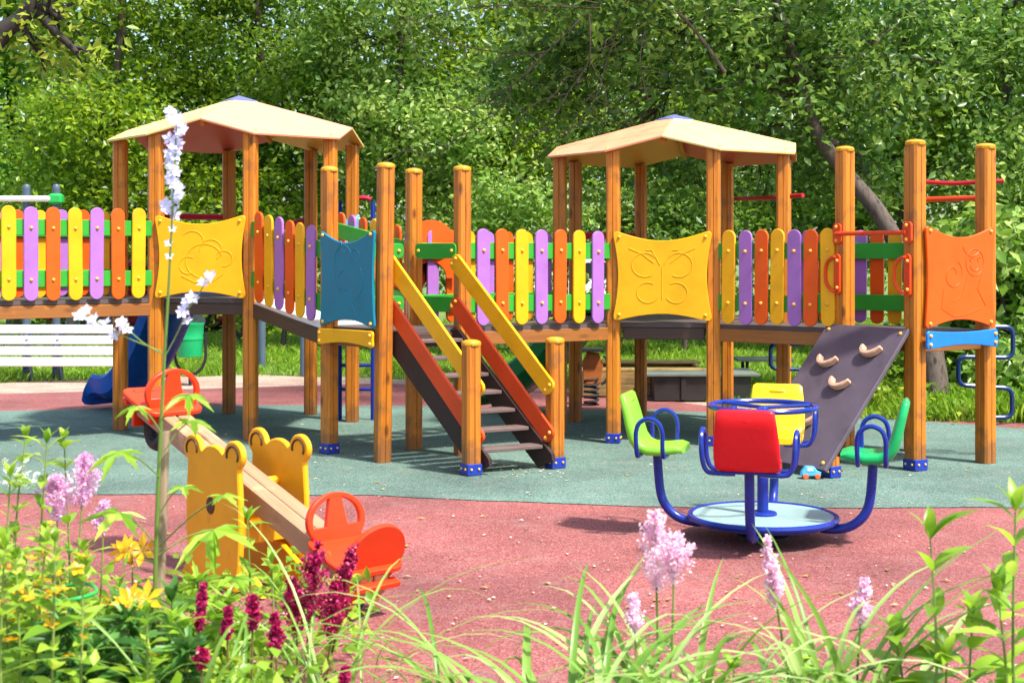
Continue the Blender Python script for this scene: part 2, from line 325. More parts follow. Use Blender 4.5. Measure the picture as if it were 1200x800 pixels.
sheet('green_rubber_surface', FR, BG, 0, M['grn'], XS, wob=.012)
# ------------------------------------------------------------------ the big play structure
ps = thing('play_structure', 'large wooden play structure with two roofed towers, coloured picket bridges, stairs, slides and climbing ramp', 'play structure', (.2, 11.3, 0))
PC = {}
def postpoly(h, c=.015):
    g = .005; p = []
    for k in range(4):
        a = k*math.pi/2
        for x, z in [(-h+c, -h), (-g, -h), (0, -h+.007), (g, -h), (h-c, -h)]:
            p.append((x*math.cos(a)-z*math.sin(a), x*math.sin(a)+z*math.cos(a)))
    return p
def post(p, H, rz=0., cap=True, h=.054, lean=0., bracket=False, label=None):
    key = ('p', round(H, 3), h)
    if key not in PC:
        pl = postpoly(h); n = len(pl); vs = [(x, y, z) for z in (0.002, H) for x, y in pl]
        PC[key] = MB().add(vs, [tuple(range(n-1, -1, -1)), tuple(range(n, 2*n))]+[(i, (i+1) % n, n+(i+1) % n, n+i) for i in range(n)]).mesh('post', M['wood'], 20)
    T = Tr(p[0], p[1], 0) @ Matrix.Rotation(lean, 4, 'Y') @ Rz(rz)
    o = link('post', PC[key], ps, T, label)
    if cap:
        if ('c', h) not in PC:
            pl = [(h*1.05*math.cos(a)*(1 if 0 else 1.18), h*1.05*math.sin(a)*1.18) for a in [math.pi/8+k*math.pi/4 for k in range(8)]]
            vs = [(x*s, y*s, z) for s, z in ((1, 0), (1.03, .004), (1.03, .022), (.9, .032), (.55, .04), (.2, .043)) for x, y in pl]
            fs = [tuple(range(7, -1, -1)), tuple(range(40, 48))]+[(r*8+i, r*8+(i+1) % 8, r*8+8+(i+1) % 8, r*8+8+i) for r in range(5) for i in range(8)]
            PC['c', h] = MB().add(vs, fs).mesh('post_cap', M['cap'], 40)
        link('post_cap', PC['c', h], o, T @ Tr(0, 0, H+.001))
    if bracket:
        if ('b', h) not in PC:
            b = MB(); b.box((0, 0, .042), (2*h+.006, 2*h+.006, .078))
            b2 = MB()
            for a in range(4):
                for sx in (-1, 1): b2.lathe([(.0085, 0), (.0085, .006), (.005, .010)], 8, 0, Rz(a*math.pi/2) @ Tr(sx*h*.55, -h-.003, .045) @ Matrix.Rotation(math.pi/2, 4, 'X'))
            PC['b', h] = (b.mesh('post_bracket', M['bracket']), b2.mesh('bracket_bolts', M['bolt']))
        link('post_bracket', PC['b', h][0], o, T); link('bracket_bolts', PC['b', h][1], o, T)['kind'] = 'stuff'
    return o
BOLT = MB().lathe([(.0135, -.004), (.0135, .006), (.010, .011), (.004, .0135)], 10, 0, Matrix.Rotation(math.pi/2, 4, 'X')).mesh('bolt', M['bolt'], 60)
def bolt(T, x, z, par, y=0.): link('bolt', BOLT, par, T @ Tr(x, y, z))
def pill(w, h, n=8): return arc(0, h/2-w/2, w/2, 0, 180, n)+arc(0, -h/2+w/2, w/2, 180, 360, n)
PK = {c: MB().prism(pill(.112, .735), .022, None, .004).mesh('picket', M[c]) for c in ('yellow', 'orange', 'purple')}
def board(p0, p1, z0, z1, hgt, t, m, name='rail', off=0., a=0., par=None, mi='green', rnd_=.04, trim=0.):
    T, L = fr(p0, p1, off); L -= trim*2
    A = T @ Vector((-L/2, 0, z0)); B = T @ Vector((L/2, 0, z1)); F = frame3((A+B)/2, B-A, Vector((0, 0, 1))); l = (B-A).length
    r = min(rnd_, hgt/2-.001); x, z = l/2, hgt/2
    pl = arc(x-r, z-r, r, 0, 90, 5)+arc(-x+r, z-r, r, 90, 180, 5)+arc(-x+r, -z+r, r, 180, 270, 5)+arc(x-r, -z+r, r, 270, 360, 5)
    return MB().prism(pl, t, None, .003).build(name, m, par or ps, F), F, l
def fence(p0, p1, z0, z1, ts, cols, inner=False, rails=True, dz=0.):
    T, L = fr(p0, p1)
    if rails:
        for q in (.575, .17): board(p0, p1, z0+q, z1+q, .125, .03, M['green'], 'fence_rail', .015, trim=.05, rnd_=.003)
    s = math.atan2(z1-z0, L)
    for t, c in zip(ts, cols):
        z = z0+(z1-z0)*t
        Q = T @ Tr((t-.5)*L, -.043, z+.372+rnd.uniform(-.006, .006)) @ Matrix.Rotation(rnd.uniform(-.012, .012), 4, 'Y')
        o = link('picket', PK[c], ps, Q)
        for q in (.575, .17): bolt(Q, 0, q-.372, o, -.011)
def tpx(px, p0, p1):
    r = (px-600)/1650; d = (p1[0]-p0[0])-r*(p1[1]-p0[1]); return (r*p0[1]-p0[0])/d
def panelpoly(w, h, kx=.12, kt=.10, kb=.08, r=.05):
    pl = []
    x, z = w/2, h/2
    cor = [(x-r, z-r, 0), (-x+r, z-r, 90), (-x+r, -z+r, 180), (x-r, -z+r, 270)]
    for i, (cx, cz, a) in enumerate(cor):
        A = arc(cx, cz, r, a, a+90, 7); pl += A
        nx = cor[(i+1) % 4]; e = arc(nx[0], nx[1], r, nx[2], nx[2], 1)[0]
        pl += [(A[-1][0]+(e[0]-A[-1][0])*k/9, A[-1][1]+(e[1]-A[-1][1])*k/9) for k in range(1, 9)]
    out = []
    for a, b in pl:
        k = kt if b > 0 else kb
        out.append((a*(1-kx*math.cos(math.pi*b/h)), b-math.copysign(1, b)*k*h*math.cos(math.pi*a/w)*min(1, abs(b)/(h*.4))))
    return out
def panel(p0, p1, zb, w, h, m, label, lines=(), off=.075, lm=None, t=.022, bolts=True, kx=.12, kt=.12, kb=.09, r=.055, name='play_panel'):
    T, L = fr(p0, p1, off, zb+h/2)
    o = MB().prism(panelpoly(w, h, kx, kt, kb, r), t, None, .004).build(name, m, ps, T, label)
    if bolts:
        for sx in (-1, 1):
            for sz in (-1, 1): bolt(T, sx*(w/2-r*1.05), sz*(h/2-r*1.05), o, -t/2)
    if lines:
        b = MB()
        for ln in lines: b.tube([(x*w, -t/2+.0005, z*h) for x, z in ln], .0042, 6)
        b.build('engraving', lm or m, o, T)
    return o
def octa(cx, cy, th, d, s):
    ex = Vector((math.cos(th), math.sin(th))); ey = Vector((-math.sin(th), math.cos(th))); c = Vector((cx, cy))
    L = [(-s, -d), (s, -d), (d, -s), (d, s), (s, d), (-s, d), (-d, s), (-d, -s)]
    return [tuple(c+ex*a+ey*b) for a, b in L], ex, ey, c
def tower(cx, cy, th, zd, ze, za, colors, brk):
    pts, ex, ey, c = octa(cx, cy, th, .93, .40)
    for i, p in enumerate(pts): post(p, ze+.012, th+(i//2)*0, cap=False, bracket=(i in brk))
    dk, *_ = octa(cx, cy, th, .90, .385)
    MB().slab([(p[0], p[1], zd) for p in dk], .035).build('deck', M['deck'], ps)
    for i in range(8):
        p0, p1 = dk[i], dk[(i+1) % 8]
        T, L = fr(p0, p1, -.03, zd-.085); MB().box((0, 0, 0), (L-.12, .04, .095)).build('deck_beam', M['browbeam'] if i % 2 == 0 else M['woodx'], ps, T)
    # roof: rafters carry four folded panels and a cap
    D, S = 1.03, .455; ev, *_ = octa(cx, cy, th, D, S)
    un = (D+S)/math.sqrt(2); zf = lambda u: za-(za-ze)*u/un
    hipd = [(0, -D), (D, 0), (0, D), (-D, 0)]
    hip = [c+ex*a+ey*b for a, b in hipd]; hz = zf(D/math.sqrt(2))
    rb = MB()
    for p in hip: rb.tube([(c.x+(p.x-c.x)*.06, c.y+(p.y-c.y)*.06, za-.075), (c.x+(p.x-c.x)*.93, c.y+(p.y-c.y)*.93, hz-.03)], .024, 6)
    roof = rb.build('roof', M['woodx'], ps)
    def P3(p, z): return Vector((p[0], p[1], z))
    for k in range(4):
        # panel k spans hip k -> hip k+1 over eave vertices 2k+1, 2k+2
        loop = [P3(c, za), P3(hip[k], hz), P3(ev[2*k+1], ze), P3(ev[(2*k+2) % 8], ze), P3(hip[(k+1) % 4], hz)]
        cc = sum(loop, Vector())/5
        n = (loop[2]-loop[0]).cross(loop[3]-loop[0]).normalized(); n = n if n.z > 0 else -n
        mid = (loop[2]+loop[3])/2; dn = (mid-loop[0]).normalized(); sx = n.cross(dn).normalized()
        F = Matrix.Identity(4)
        for i in range(3): F[i][0] = sx[i]; F[i][1] = n[i]; F[i][2] = dn[i]; F[i][3] = cc[i]
        Fi = F.inverted(); pl = []
        for q in loop:
            v = Fi @ q; pl.append((v.x*.997, v.z*.997))
        pb = MB().prism(pl, .02, None, .003); nn_ = len(pl)
        pb.m = [1 if (i == 0 or 2 <= i < 2+nn_) else 0 for i in range(len(pb.f))]
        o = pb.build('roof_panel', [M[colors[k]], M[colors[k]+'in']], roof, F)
        for q in (loop[2], loop[3]):
            v = Fi @ q; bb = MB().lathe([(.012, 0), (.012, .006), (.006, .010)], 8, 0, F @ Tr(v.x*.87, .009, v.z-.07) @ Matrix.Rotation(-math.pi/2, 4, 'X')); bb.build('roof_bolt', M['bolt'], roof)
    u = .17; cp = [(c+ex*a*u+ey*b*u) for a, b in ((0, -1), (1, 0), (0, 1), (-1, 0))]
    zz = zf(u/math.sqrt(2))+.018
    cb = MB().add([tuple(P3(c, za+.022))]+[tuple(P3(p, zz)) for p in cp]+[tuple(P3(p, zz-.012)) for p in cp], [(0, 1+i, 1+(i+1) % 4) for i in range(4)]+[(1+i, 5+i, 5+(i+1) % 4, 1+(i+1) % 4) for i in range(4)])
    cb.build('roof_cap', M['roofblue'], roof)
    return pts, dk
ZL, ZM = 1.15, .965
tl, dl = tower(-2.42, 12.48, math.radians(-7), ZL, 2.49, 2.90, ['rooforange', 'roofyellow', 'rooforange', 'roofyellow'], ())
tr_, dr = tower(1.40, 12.15, math.radians(-12), ZM, 2.335, 2.70, ['roofyellow', 'rooforange', 'roofyellow', 'rooforange'], (0, 1))
PA, PB_, PCc, PD = (-1.389, 10.71), (-.946, 10.27), (-.375, 10.62), (-.763, 10.95)
S1, S2 = (-.28, 9.66), (.305, 9.98)
aS = math.radians(30)
post(PA, 2.14, math.radians(-45), bracket=True); post(PB_, 2.14, aS, lean=.012); post(PCc, 2.14, aS); post(PD, 2.14, aS)
post(S1, .885, aS, bracket=True); post(S2, .885, aS, bracket=True)
PN, PR, PL, PK4 = (2.83, 9.88), (3.44, 10.23), (2.48, 10.49), (3.09, 10.84)
aR = math.radians(30)
for p, b in ((PN, True), (PR, False), (PL, False), (PK4, False)): post(p, 2.275, aR, bracket=b, h=.058)
# decks of the square platforms and of the bridges
def quad(ps4, zs, t, m, name='deck'): return MB().slab([(p[0], p[1], z) for p, z in zip(ps4, zs)], t).build(name, m, ps)
quad([PA, PB_, PCc, PD], [ZM]*4, .035, M['deck']); quad([PL, PN, PR, PK4], [ZM+.003]*4, .035, M['deck'])
def beam(p0, p1, z0, z1, m='woodx', h=.10, trim=.055, off=-.005): return board(p0, p1, z0-.035-h/2-.003, z1-.035-h/2-.003, h, .045, M[m], 'deck_beam', off, rnd_=.004, trim=trim)
for a, b in ((PA, PB_), (PB_, PCc), (PCc, PD), (PD, PA)): beam(a, b, ZM, ZM, 'browbeam' if a in (PB_, PD) else 'woodx')
for a, b in ((PL, PN), (PN, PR), (PR, PK4), (PK4, PL)): beam(a, b, ZM, ZM)
# left bridge leads out of the picture
dv = Vector((-.8, -.6)); LB0, LB1 = tuple(Vector(tl[0])+dv*2.0), tuple(Vector(tl[7])+dv*2.0)
for p in (LB0, LB1): post(p, 2.3, math.radians(37))
quad([tl[7], LB1, LB0, tl[0]], [ZL+.004]*4, .035, M['deck'])
beam(LB0, tl[0], ZL, ZL); beam(tl[7], LB1, ZL, ZL)
pxs = [-45, -18, 8, 34, 60, 86, 111, 136, 160]; cy = ['purple', 'orange', 'yellow']*3
fence(LB0, tl[0], ZL, ZL, [tpx(x, LB0, tl[0]) for x in pxs], [['orange', 'yellow', 'purple'][(i+2) % 3] if 0 else ['purple', 'orange', 'yellow', 'purple', 'orange', 'yellow', 'purple', 'orange', 'yellow'][i] for i in range(9)])
fence(tl[7], LB1, ZL, ZL, [tpx(x, tl[7], LB1) for x in (123, 99, 74, 48.5, 22, -5, -33)], ['yellow', 'orange', 'purple', 'yellow', 'orange', 'purple', 'yellow'])
# bridge from left tower to stair platform
quad([tl[1], PA, PD, tl[2]], [ZL-.004, ZM-.004, ZM-.004, ZL-.004], .035, M['white'])  # white paints the sunlit look of the deck edge into its colour
beam(tl[1], PA, ZL, ZM, 'browbeam', .11); beam(PD, tl[2], ZM, ZL, 'browbeam')
fence(tl[1], PA, ZL, ZM, [tpx(x, tl[1], PA) for x in (309, 320.5, 332.5, 345, 357, 370)], ['orange', 'yellow', 'purple']*2)
fence(PD, tl[2], ZM, ZL, [.1+i*.135 for i in range(7)], ['purple', 'orange', 'purple', 'yellow', 'orange', 'purple', 'orange'])
# middle bridge
quad([PCc, tr_[0], tr_[7], PD], [ZM-.004]*4, .035, M['deck'])
beam(PCc, tr_[0], ZM, ZM); beam(tr_[7], PD, ZM, ZM, 'browbeam')
fence(PCc, tr_[0], ZM, ZM, [tpx(x, PCc, tr_[0]) for x in (563, 585, 608, 631, 653, 675, 697)], ['purple', 'orange', 'yellow', 'purple', 'orange', 'yellow', 'purple'])
rt = [tpx(x, tr_[7], PD) for x in (533, 511, 554, 576.5, 599, 622, 644)]
fence(tr_[7], PD, ZM, ZM, rt, ['orange', 'purple', 'yellow', 'purple', 'orange', 'yellow', 'purple'])
# right bridge
quad([tr_[1], PL, PK4, tr_[2]], [ZM-.004]*4, .035, M['deck'])
beam(tr_[1], PL, ZM, ZM); beam(PK4, tr_[2], ZM, ZM, 'browbeam')
fence(tr_[1], PL, ZM, ZM, [tpx(x, tr_[1], PL) for x in (857, 877, 895.5, 914, 934, 953, 973)], ['yellow', 'purple', 'orange', 'yellow', 'purple', 'orange', 'yellow'])
fence(PK4, tr_[2], ZM, ZM, [tpx(x, PK4, tr_[2]) for x in (1046, 1025, 1005, 985, 964, 944)], ['yellow', 'orange', 'purple', 'yellow', 'orange', 'purple'])
# rails without pickets on the stair platform
for q in (.575, .17):
    for a, b in ((PCc, (-.70, 10.90)), ((-.86, 10.92), PA)):
        o, F, l = board(a, b, ZM+q, ZM+q, .115, .028, M['green'], 'platform_rail', -.06 if a == PCc else -.06, rnd_=.035, trim=.0)
        for sx in (-1, 1): bolt(F @ Rz(math.pi), sx*(l/2-.04), 0, o, -.014)
# decorative panels
def sp(cx, cz, r, a0, a1, n=16, k=0): return [(cx+(r+k*i/n)*math.cos(math.radians(a0+(a1-a0)*i/n)), cz+(r+k*i/n)*math.sin(math.radians(a0+(a1-a0)*i/n))) for i in range(n+1)]
lnsA = [sp(.05, -.05, .2, 20, 250), sp(.12, .08, .12, -60, 190), sp(.26, -.02, .09, -100, 150), sp(-.08, .18, .12, -30, 140), sp(-.12, -.1, .1, 60, 300), [(-.2, -.22), (-.05, -.3), (.15, -.28), (.25, -.2)]]
lnsB = [sp(-.17, .12, .13, 40, 300), sp(.17, .12, .13, 140, -120), sp(-.14, -.18, .11, 60, 330), sp(.14, -.18, .11, 120, -150), [(0, .1), (0, -.25)], [(-.02, .12), (-.1, .28), (-.16, .28)], [(.02, .12), (.1, .28), (.16, .28)], [(-.33, .3), (-.2, .24), (-.08, .14)], [(.33, .3), (.2, .24), (.08, .14)]]
lnsC = [sp(-.12, .02, .05, 0, 420, 24, .1), sp(.2, .14, .13, 0, 360, 20), sp(.2, .13, .07, 200, 340), sp(.16, .34, .14, 200, 320), [(-.25, -.12), (-.28, -.3), (-.1, -.38), (.1, -.36), (.3, -.3)], [(.1, .02), (.02, -.18), (-.12, -.24)], [(.3, .02), (.24, -.12), (.36, -.28)], sp(.15, .17, .02, 0, 360, 8), sp(.26, .17, .02, 0, 360, 8)]
lnsD = [sp(-.05, .18, .16, 10, 190), [(-.16, .2), (-.1, .38), (-.02, .26)], sp(.1, -.02, .2, 100, -60), [(-.2, .14), (-.2, -.05), (-.1, -.18)], sp(.16, .22, .08, 180, -20), [(.05, -.2), (.2, -.38)], sp(-.05, -.02, .1, 90, 300)]
panel(tl[0], tl[1], ZL-.005, .785, .70, M['yellow'], 'yellow panel engraved with a curled animal, on the left tower', lnsA)
panel(tr_[0], tr_[1], ZM+.01, .80, .735, M['yellow'], 'yellow panel engraved with a butterfly, on the right tower', lnsB)
panel(PA, PB_, ZM+.0, .65, .735, M['panelblue'], 'teal blue panel engraved with a squirrel', lnsD, kx=.07, kt=.14, kb=.09, r=.04)
panel(PN, PR, ZM+.02, .69, .735, M['orange'], 'orange panel engraved with a smiling snail', lnsC, kx=.06, r=.04, off=.082)
panel(tl[2], tl[3], ZL, .72, .74, M['skyblue'], 'light blue panel on the far side of the left tower')
panel(tl[4], tl[5], ZL, .74, .74, M['darkred'], 'red-orange panel coloured dark red for its shade, on the back of the left tower')  # dark red carries the shade of a red-orange panel
panel(PA, PB_, ZM-.135, .66, .125, M['yellow'], 'yellow apron board under the blue panel', off=.095, kx=.02, kt=-.02, kb=.25, r=.03, name='apron_board')
panel(PN, PR, ZM-.12, .72, .135, M['stripblue'], 'bright blue apron board under the orange panel', off=.105, kx=.02, kt=.12, kb=.22, r=.035, name='apron_board')
# orange arch behind the middle bridge
T, L = fr(PD, (PD[0]+.8, PD[1]+.35), -.10, ZM)
ar = [(-.22, 0), (.22, 0), (.22, .52)]+arc(0, .56, .22, 0, 180, 16)[1:-1]+[(-.22, .52)]
hole = arc(0, .36, .14, 0, 360, 20)
MB().prism([(-.22, 0.)]+[(-.22, .36)]+arc(0, .36, .13, 180, 0, 14)+[(.22, .36), (.22, .60)]+arc(0, .60, .22, 0, 180, 16)+[(-.22, .36), (-.221, 0)], .022, None, .001).build('arch_panel', M['orange'], ps, T @ Tr(-.26, 0, 0), 'orange arched panel behind the stair platform')
# stairs
def stair():
    tB, tC = V2(PB_, ZM-.06), V2(PCc, ZM-.06); bB, bC = V2(S1, .07), V2(S2, .07)
    across = (tC-tB).normalized()
    for top, bot, sgn in ((tB, bB, 1), (tC, bC, -1)):
        a = top+across*sgn*.085; b = bot+across*sgn*.085; d = b-a; up = Vector((0, 0, 1))
        F = frame3((a+b)/2, d, up); l = d.length; h = .085
        sl = d.z/Vector((d.x, d.y)).length
        MB().prism([(-l/2+.02, h), (-l/2-.06, -h+.09), (-l/2+.02, -h), (l/2-.0, -h), (l/2+.07, h-.03), (l/2+.03, h)], .034, None, .003).build('stringer', M['brown'], ps, F)
    n = 7
    for i in range(n):
        t = (i+.62)/(n)
        a = tB.lerp(bB, t)+across*.1; c = tC.lerp(bC, t)-across*.1
        T = frame3((a+c)/2+Vector((0, 0, .045)), c-a, Vector((0, 0, 1)))
        MB().box((0, 0, 0), ((c-a).length-.0, .15, .026)).build('tread', M['tread'], ps, T)
    for top, bot in ((PB_, S1), (PCc, S2)):
        for zt, zb, m in ((ZM+.52, .55, 'yellow'), (ZM+.20, .215, 'handrail')):
            off = -.072 if top == PB_ else .072
            o, F, l = board(top, bot, zt, zb, .125, .026, M[m], 'handrail', off, rnd_=.045, trim=-.03)
            for s in (-1, 1):
                for k in (0, 1): bolt(F, s*(l/2-.035-.0), (.028 if k else -.028), o, -.013)
stair()
# climbing ramp with moulded holds
nv = Vector((-math.cos(aR), -math.sin(aR), 0))
rt0, rt1 = V2(PL, ZM+.02)+nv*.06, V2(PN, ZM+.02)+nv*.06
rt0 = rt0-(rt1-rt0).normalized()*.10; dn = nv*.78+Vector((0, 0, -.93)); ax = (rt1-rt0).normalized(); rl = dn.length; dn.normalize(); nrm = dn.cross(ax).normalized(); nrm = nrm if nrm.z > 0 else -nrm
F = Matrix.Identity(4); cen = (rt0+rt1)/2+dn*rl/2
xx = ax; zz = -dn; yy = zz.cross(xx)
for i in range(3): F[i][0] = xx[i]; F[i][1] = yy[i]; F[i][2] = zz[i]; F[i][3] = cen[i]
rw = (rt1-rt0).length+.02
MB().prism([(-rw/2, -rl/2), (rw/2, -rl/2), (rw/2, rl/2), (-rw/2, rl/2)], .03, None, .004).build('climbing_ramp', M['ramp'], ps, F, 'violet grey climbing ramp with beige moon-shaped holds')
rampo = [o for o in ps.children if o.name == 'climbing_ramp'][0]
hp = arc(0, .05, .095, 200, 340, 12)+arc(.0, .075, .085, 318, 222, 10)
hp = [(-.095, .035), (-.088, .0), (-.06, -.03), (-.015, -.042), (.03, -.036), (.075, -.01), (.098, .03), (.09, .045), (.07, .03), (.03, .002), (-.01, -.006), (-.045, .004), (-.06, .03), (-.07, .045), (-.085, .048)]
for hx, hz in ((.20, .37), (-.16, .25), (.09, .07), (-.02, -.27), (.2, -.1), (-.22, -.06)):
    if (hx, hz) in ((.2, -.1), (-.22, -.06)): continue
    MB().prism(hp, .05, None, .008, y0=-.04).build('climbing_hold', M['hold'], rampo, F @ Tr(hx, 0, hz) @ Matrix.Rotation(rnd.uniform(-.1, .1), 4, 'Y'))
for sx in (-1, 1):
    for sz in (-1, 1): bolt(F, sx*(rw/2-.05), sz*(rl/2-.05), rampo, -.014)
for s in (0, 1):
    q = (rt0, rt1)[s]+dn*(rl-.07)-nrm*.075
    post((q.x+ax.x*(.05 if s == 0 else -.05), q.y+ax.y*(.05 if s == 0 else -.05)), .14, aR, cap=False, bracket=True, h=.045)
# bar and hand grips over the ramp opening
T, L = fr(PL, PN, .075, ZM+.70)
b = MB().tube([(-L/2, -.012, 0), (L/2, -.012, 0)], .017, 10)
bar = b.build('entrance_bar', M['redbar'], ps, T)
for s in (-1, 1):
    q = MB().prism(panelpoly(.085, .155, .02, .02, .02, .03), .02, None, .003).build('bar_plate', M['redbar'], bar, T @ Tr(s*L/2, 0, 0))
    for z in (-.05, .05): bolt(T, s*L/2, z, bar, -.011)
for p, s in ((PL, -1), (PN, -1)):
    G = T @ Tr((-.5 if p == PL else .5)*L, 0, -.30)
    g = MB().prism(panelpoly(.06, .30, -.02, .0, .0, .028), .02, None, .003)
    g.tube(smoothpath([(.0, -.01, .125), (-.045, -.02, .12), (-.085, -.03, .07), (-.09, -.03, -.05), (-.045, -.02, -.115), (.0, -.01, -.125)], 4), .013, 8)
    o = g.build('hand_grip', M['redbar'], ps, G)
    for z in (-.1, .1): bolt(G, .01, z, o, -.011)
# snake climbers and ladder
def snake(base, rz, zs, w, name='snake_climber'):
    pts = []; s = 1
    T = Tr(*base) @ Rz(rz)
    for i, z in enumerate(zs):
        zn = zs[i+1] if i+1 < len(zs) else None
        pts.append((-s*w, 0, z) if i else (0, 0, z))
        r = .05
        pts += [(s*(w-r), 0, z), (s*(w-r*.3), 0, z-r*.3), (s*w, 0, z-r)]
        if zn is None: break
        pts += [(s*w, 0, zn+r), (s*(w-r*.3), 0, zn+r*.3), (s*(w-r), 0, zn)]
        s = -s
    pts = [p for i, p in enumerate(pts) if i == 0 or (p != (-pts[0][0], 0, 0))]
    return MB().tube(pts, .017, 8).build(name, M['navy'], ps, T)
def snake2(pts2, D, name='snake_climber', dD=0.):
    P3 = [P(x, y, D) for x, y in pts2]; out = []
    for i, p in enumerate(P3):
        if 0 < i < len(P3)-1:
            a = (P3[i-1]-p); b = (P3[i+1]-p); r = min(.06, a.length*.45, b.length*.45)
            p0 = p+a.normalized()*r; p1 = p+b.normalized()*r
            for k in range(5):
                t = k/4; out.append(p0.lerp(p, t).lerp(p.lerp(p1, t), t))
        else: out.append(p)
    return MB().tube(out, .018, 10).build(name, M['navy'], ps)
snake2([(1150, 383), (1187, 383), (1187, 419), (1123, 418), (1123, 451), (1186, 455), (1186, 489), (1150, 489)], 10.55)
snake2([(950, 380), (946, 403), (903, 403), (903, 432), (955, 433)], 11.9)
MB().tube(smoothpath([P(1080, 213, 10.9), P(1120, 215, 10.75), P(1155, 213, 10.55), P(1176, 212, 10.5)]), .017, 8).build('top_bar', M['darkred'], ps)
MB().tube([P(1078, 234, 10.85), P(1150, 232, 10.35)], .02, 8).build('top_bar', M['redbar'], ps)
MB().tube(smoothpath([P(862, 233, 12.9), P(900, 232, 12.4), P(941, 229, 12.0)]), .02, 8).build('top_bar', M['darkred'], ps)
MB().tube(smoothpath([P(408, 235, 12.9), P(425, 232, 12.9), P(435, 234, 12.9)]), .022, 8).build('top_bar', M['darkred'], ps)
ld = MB()
for x in (437, 398): ld.tube([P(x, 236, 12.9), P(x, 492, 12.9)], .022, 8)
ld.build('ladder', M['bluemetal'], ps)
ldo = [o for o in ps.children if o.name == 'ladder'][0]
for y in (296, 328, 360, 395, 428, 456): MB().tube([P(398, y, 12.9), P(437, y, 12.9)], .017, 8).build('rung', M['bluemetal'], ldo)
# slides
def slide(a, b, zt, m, label, wd=.27, foot=.30):
    a, b = V2(a), V2(b); d = (b-a); L = d.length; d.normalize(); sd_ = Vector((d.y, -d.x, 0))
    prof = [(-.12, zt), (.05, zt), (.2, zt-.06), (L*.45, zt*.52), (L*.72, .24), (L*.86, .15), (L, .15), (L+.10, .12), (L+.14, .04)]
    prof = [(p.x, p.y) for p in smoothpath([Vector((x, z, 0)) for x, z in prof], 5)]
    cs = [(-wd-.035, .17), (-wd-.015, .20), (-wd+.02, .19), (-wd+.04, .06), (-wd+.09, 0), (wd-.09, 0), (wd-.04, .06), (wd-.02, .19), (wd+.015, .20), (wd+.035, .17), (wd+.0, .02), (wd-.08, -.035), (-wd+.08, -.035), (-wd, .02)]
    n = len(cs); vs = []; fs = []
    for i, (x, z) in enumerate(prof):
        f = 1 if x < L else max(.25, 1-(x-L)/.19)
        for u, h in cs: vs.append(a+d*x+sd_*u+Vector((0, 0, z+h*f)))
    k = len(prof)
    for i in range(k-1):
        for j in range(n): fs.append((i*n+j, i*n+(j+1) % n, i*n+n+(j+1) % n, i*n+n+j))
    fs += [tuple(range(n-1, -1, -1)), tuple(range((k-1)*n, k*n))]
    o = MB().add(vs, fs).build('slide', m, ps, None, label)
    lg = MB(); q = a+d*(L*.93)
    lg.tube([q+Vector((0, 0, .13)), q], .03, 8); lg.build('slide_foot', m, o)
mid = lambda p, q: ((p[0]+q[0])/2, (p[1]+q[1])/2)
slide(mid(tl[5], tl[6]), (-3.92, 13.95), ZL+.0, M['slideblue'], 'blue plastic slide behind the left tower')
slide(mid(tr_[5], tr_[6]), (-.22, 13.75), ZM, M['slidegreen'], 'dark green slide behind the middle bridge', .33)
T, L = fr(tr_[5], tr_[6], .03, ZM+.72); MB().tube([(-L/2, 0, 0), (L/2, 0, 0)], .03, 8).build('slide_bar', M['darkred'], ps, T)
T, L = fr(tl[5], tl[6], .03, ZL+.72); MB().tube([(-L/2, 0, 0), (L/2, 0, 0)], .03, 8).build('slide_bar', M['darkred'], ps, T)
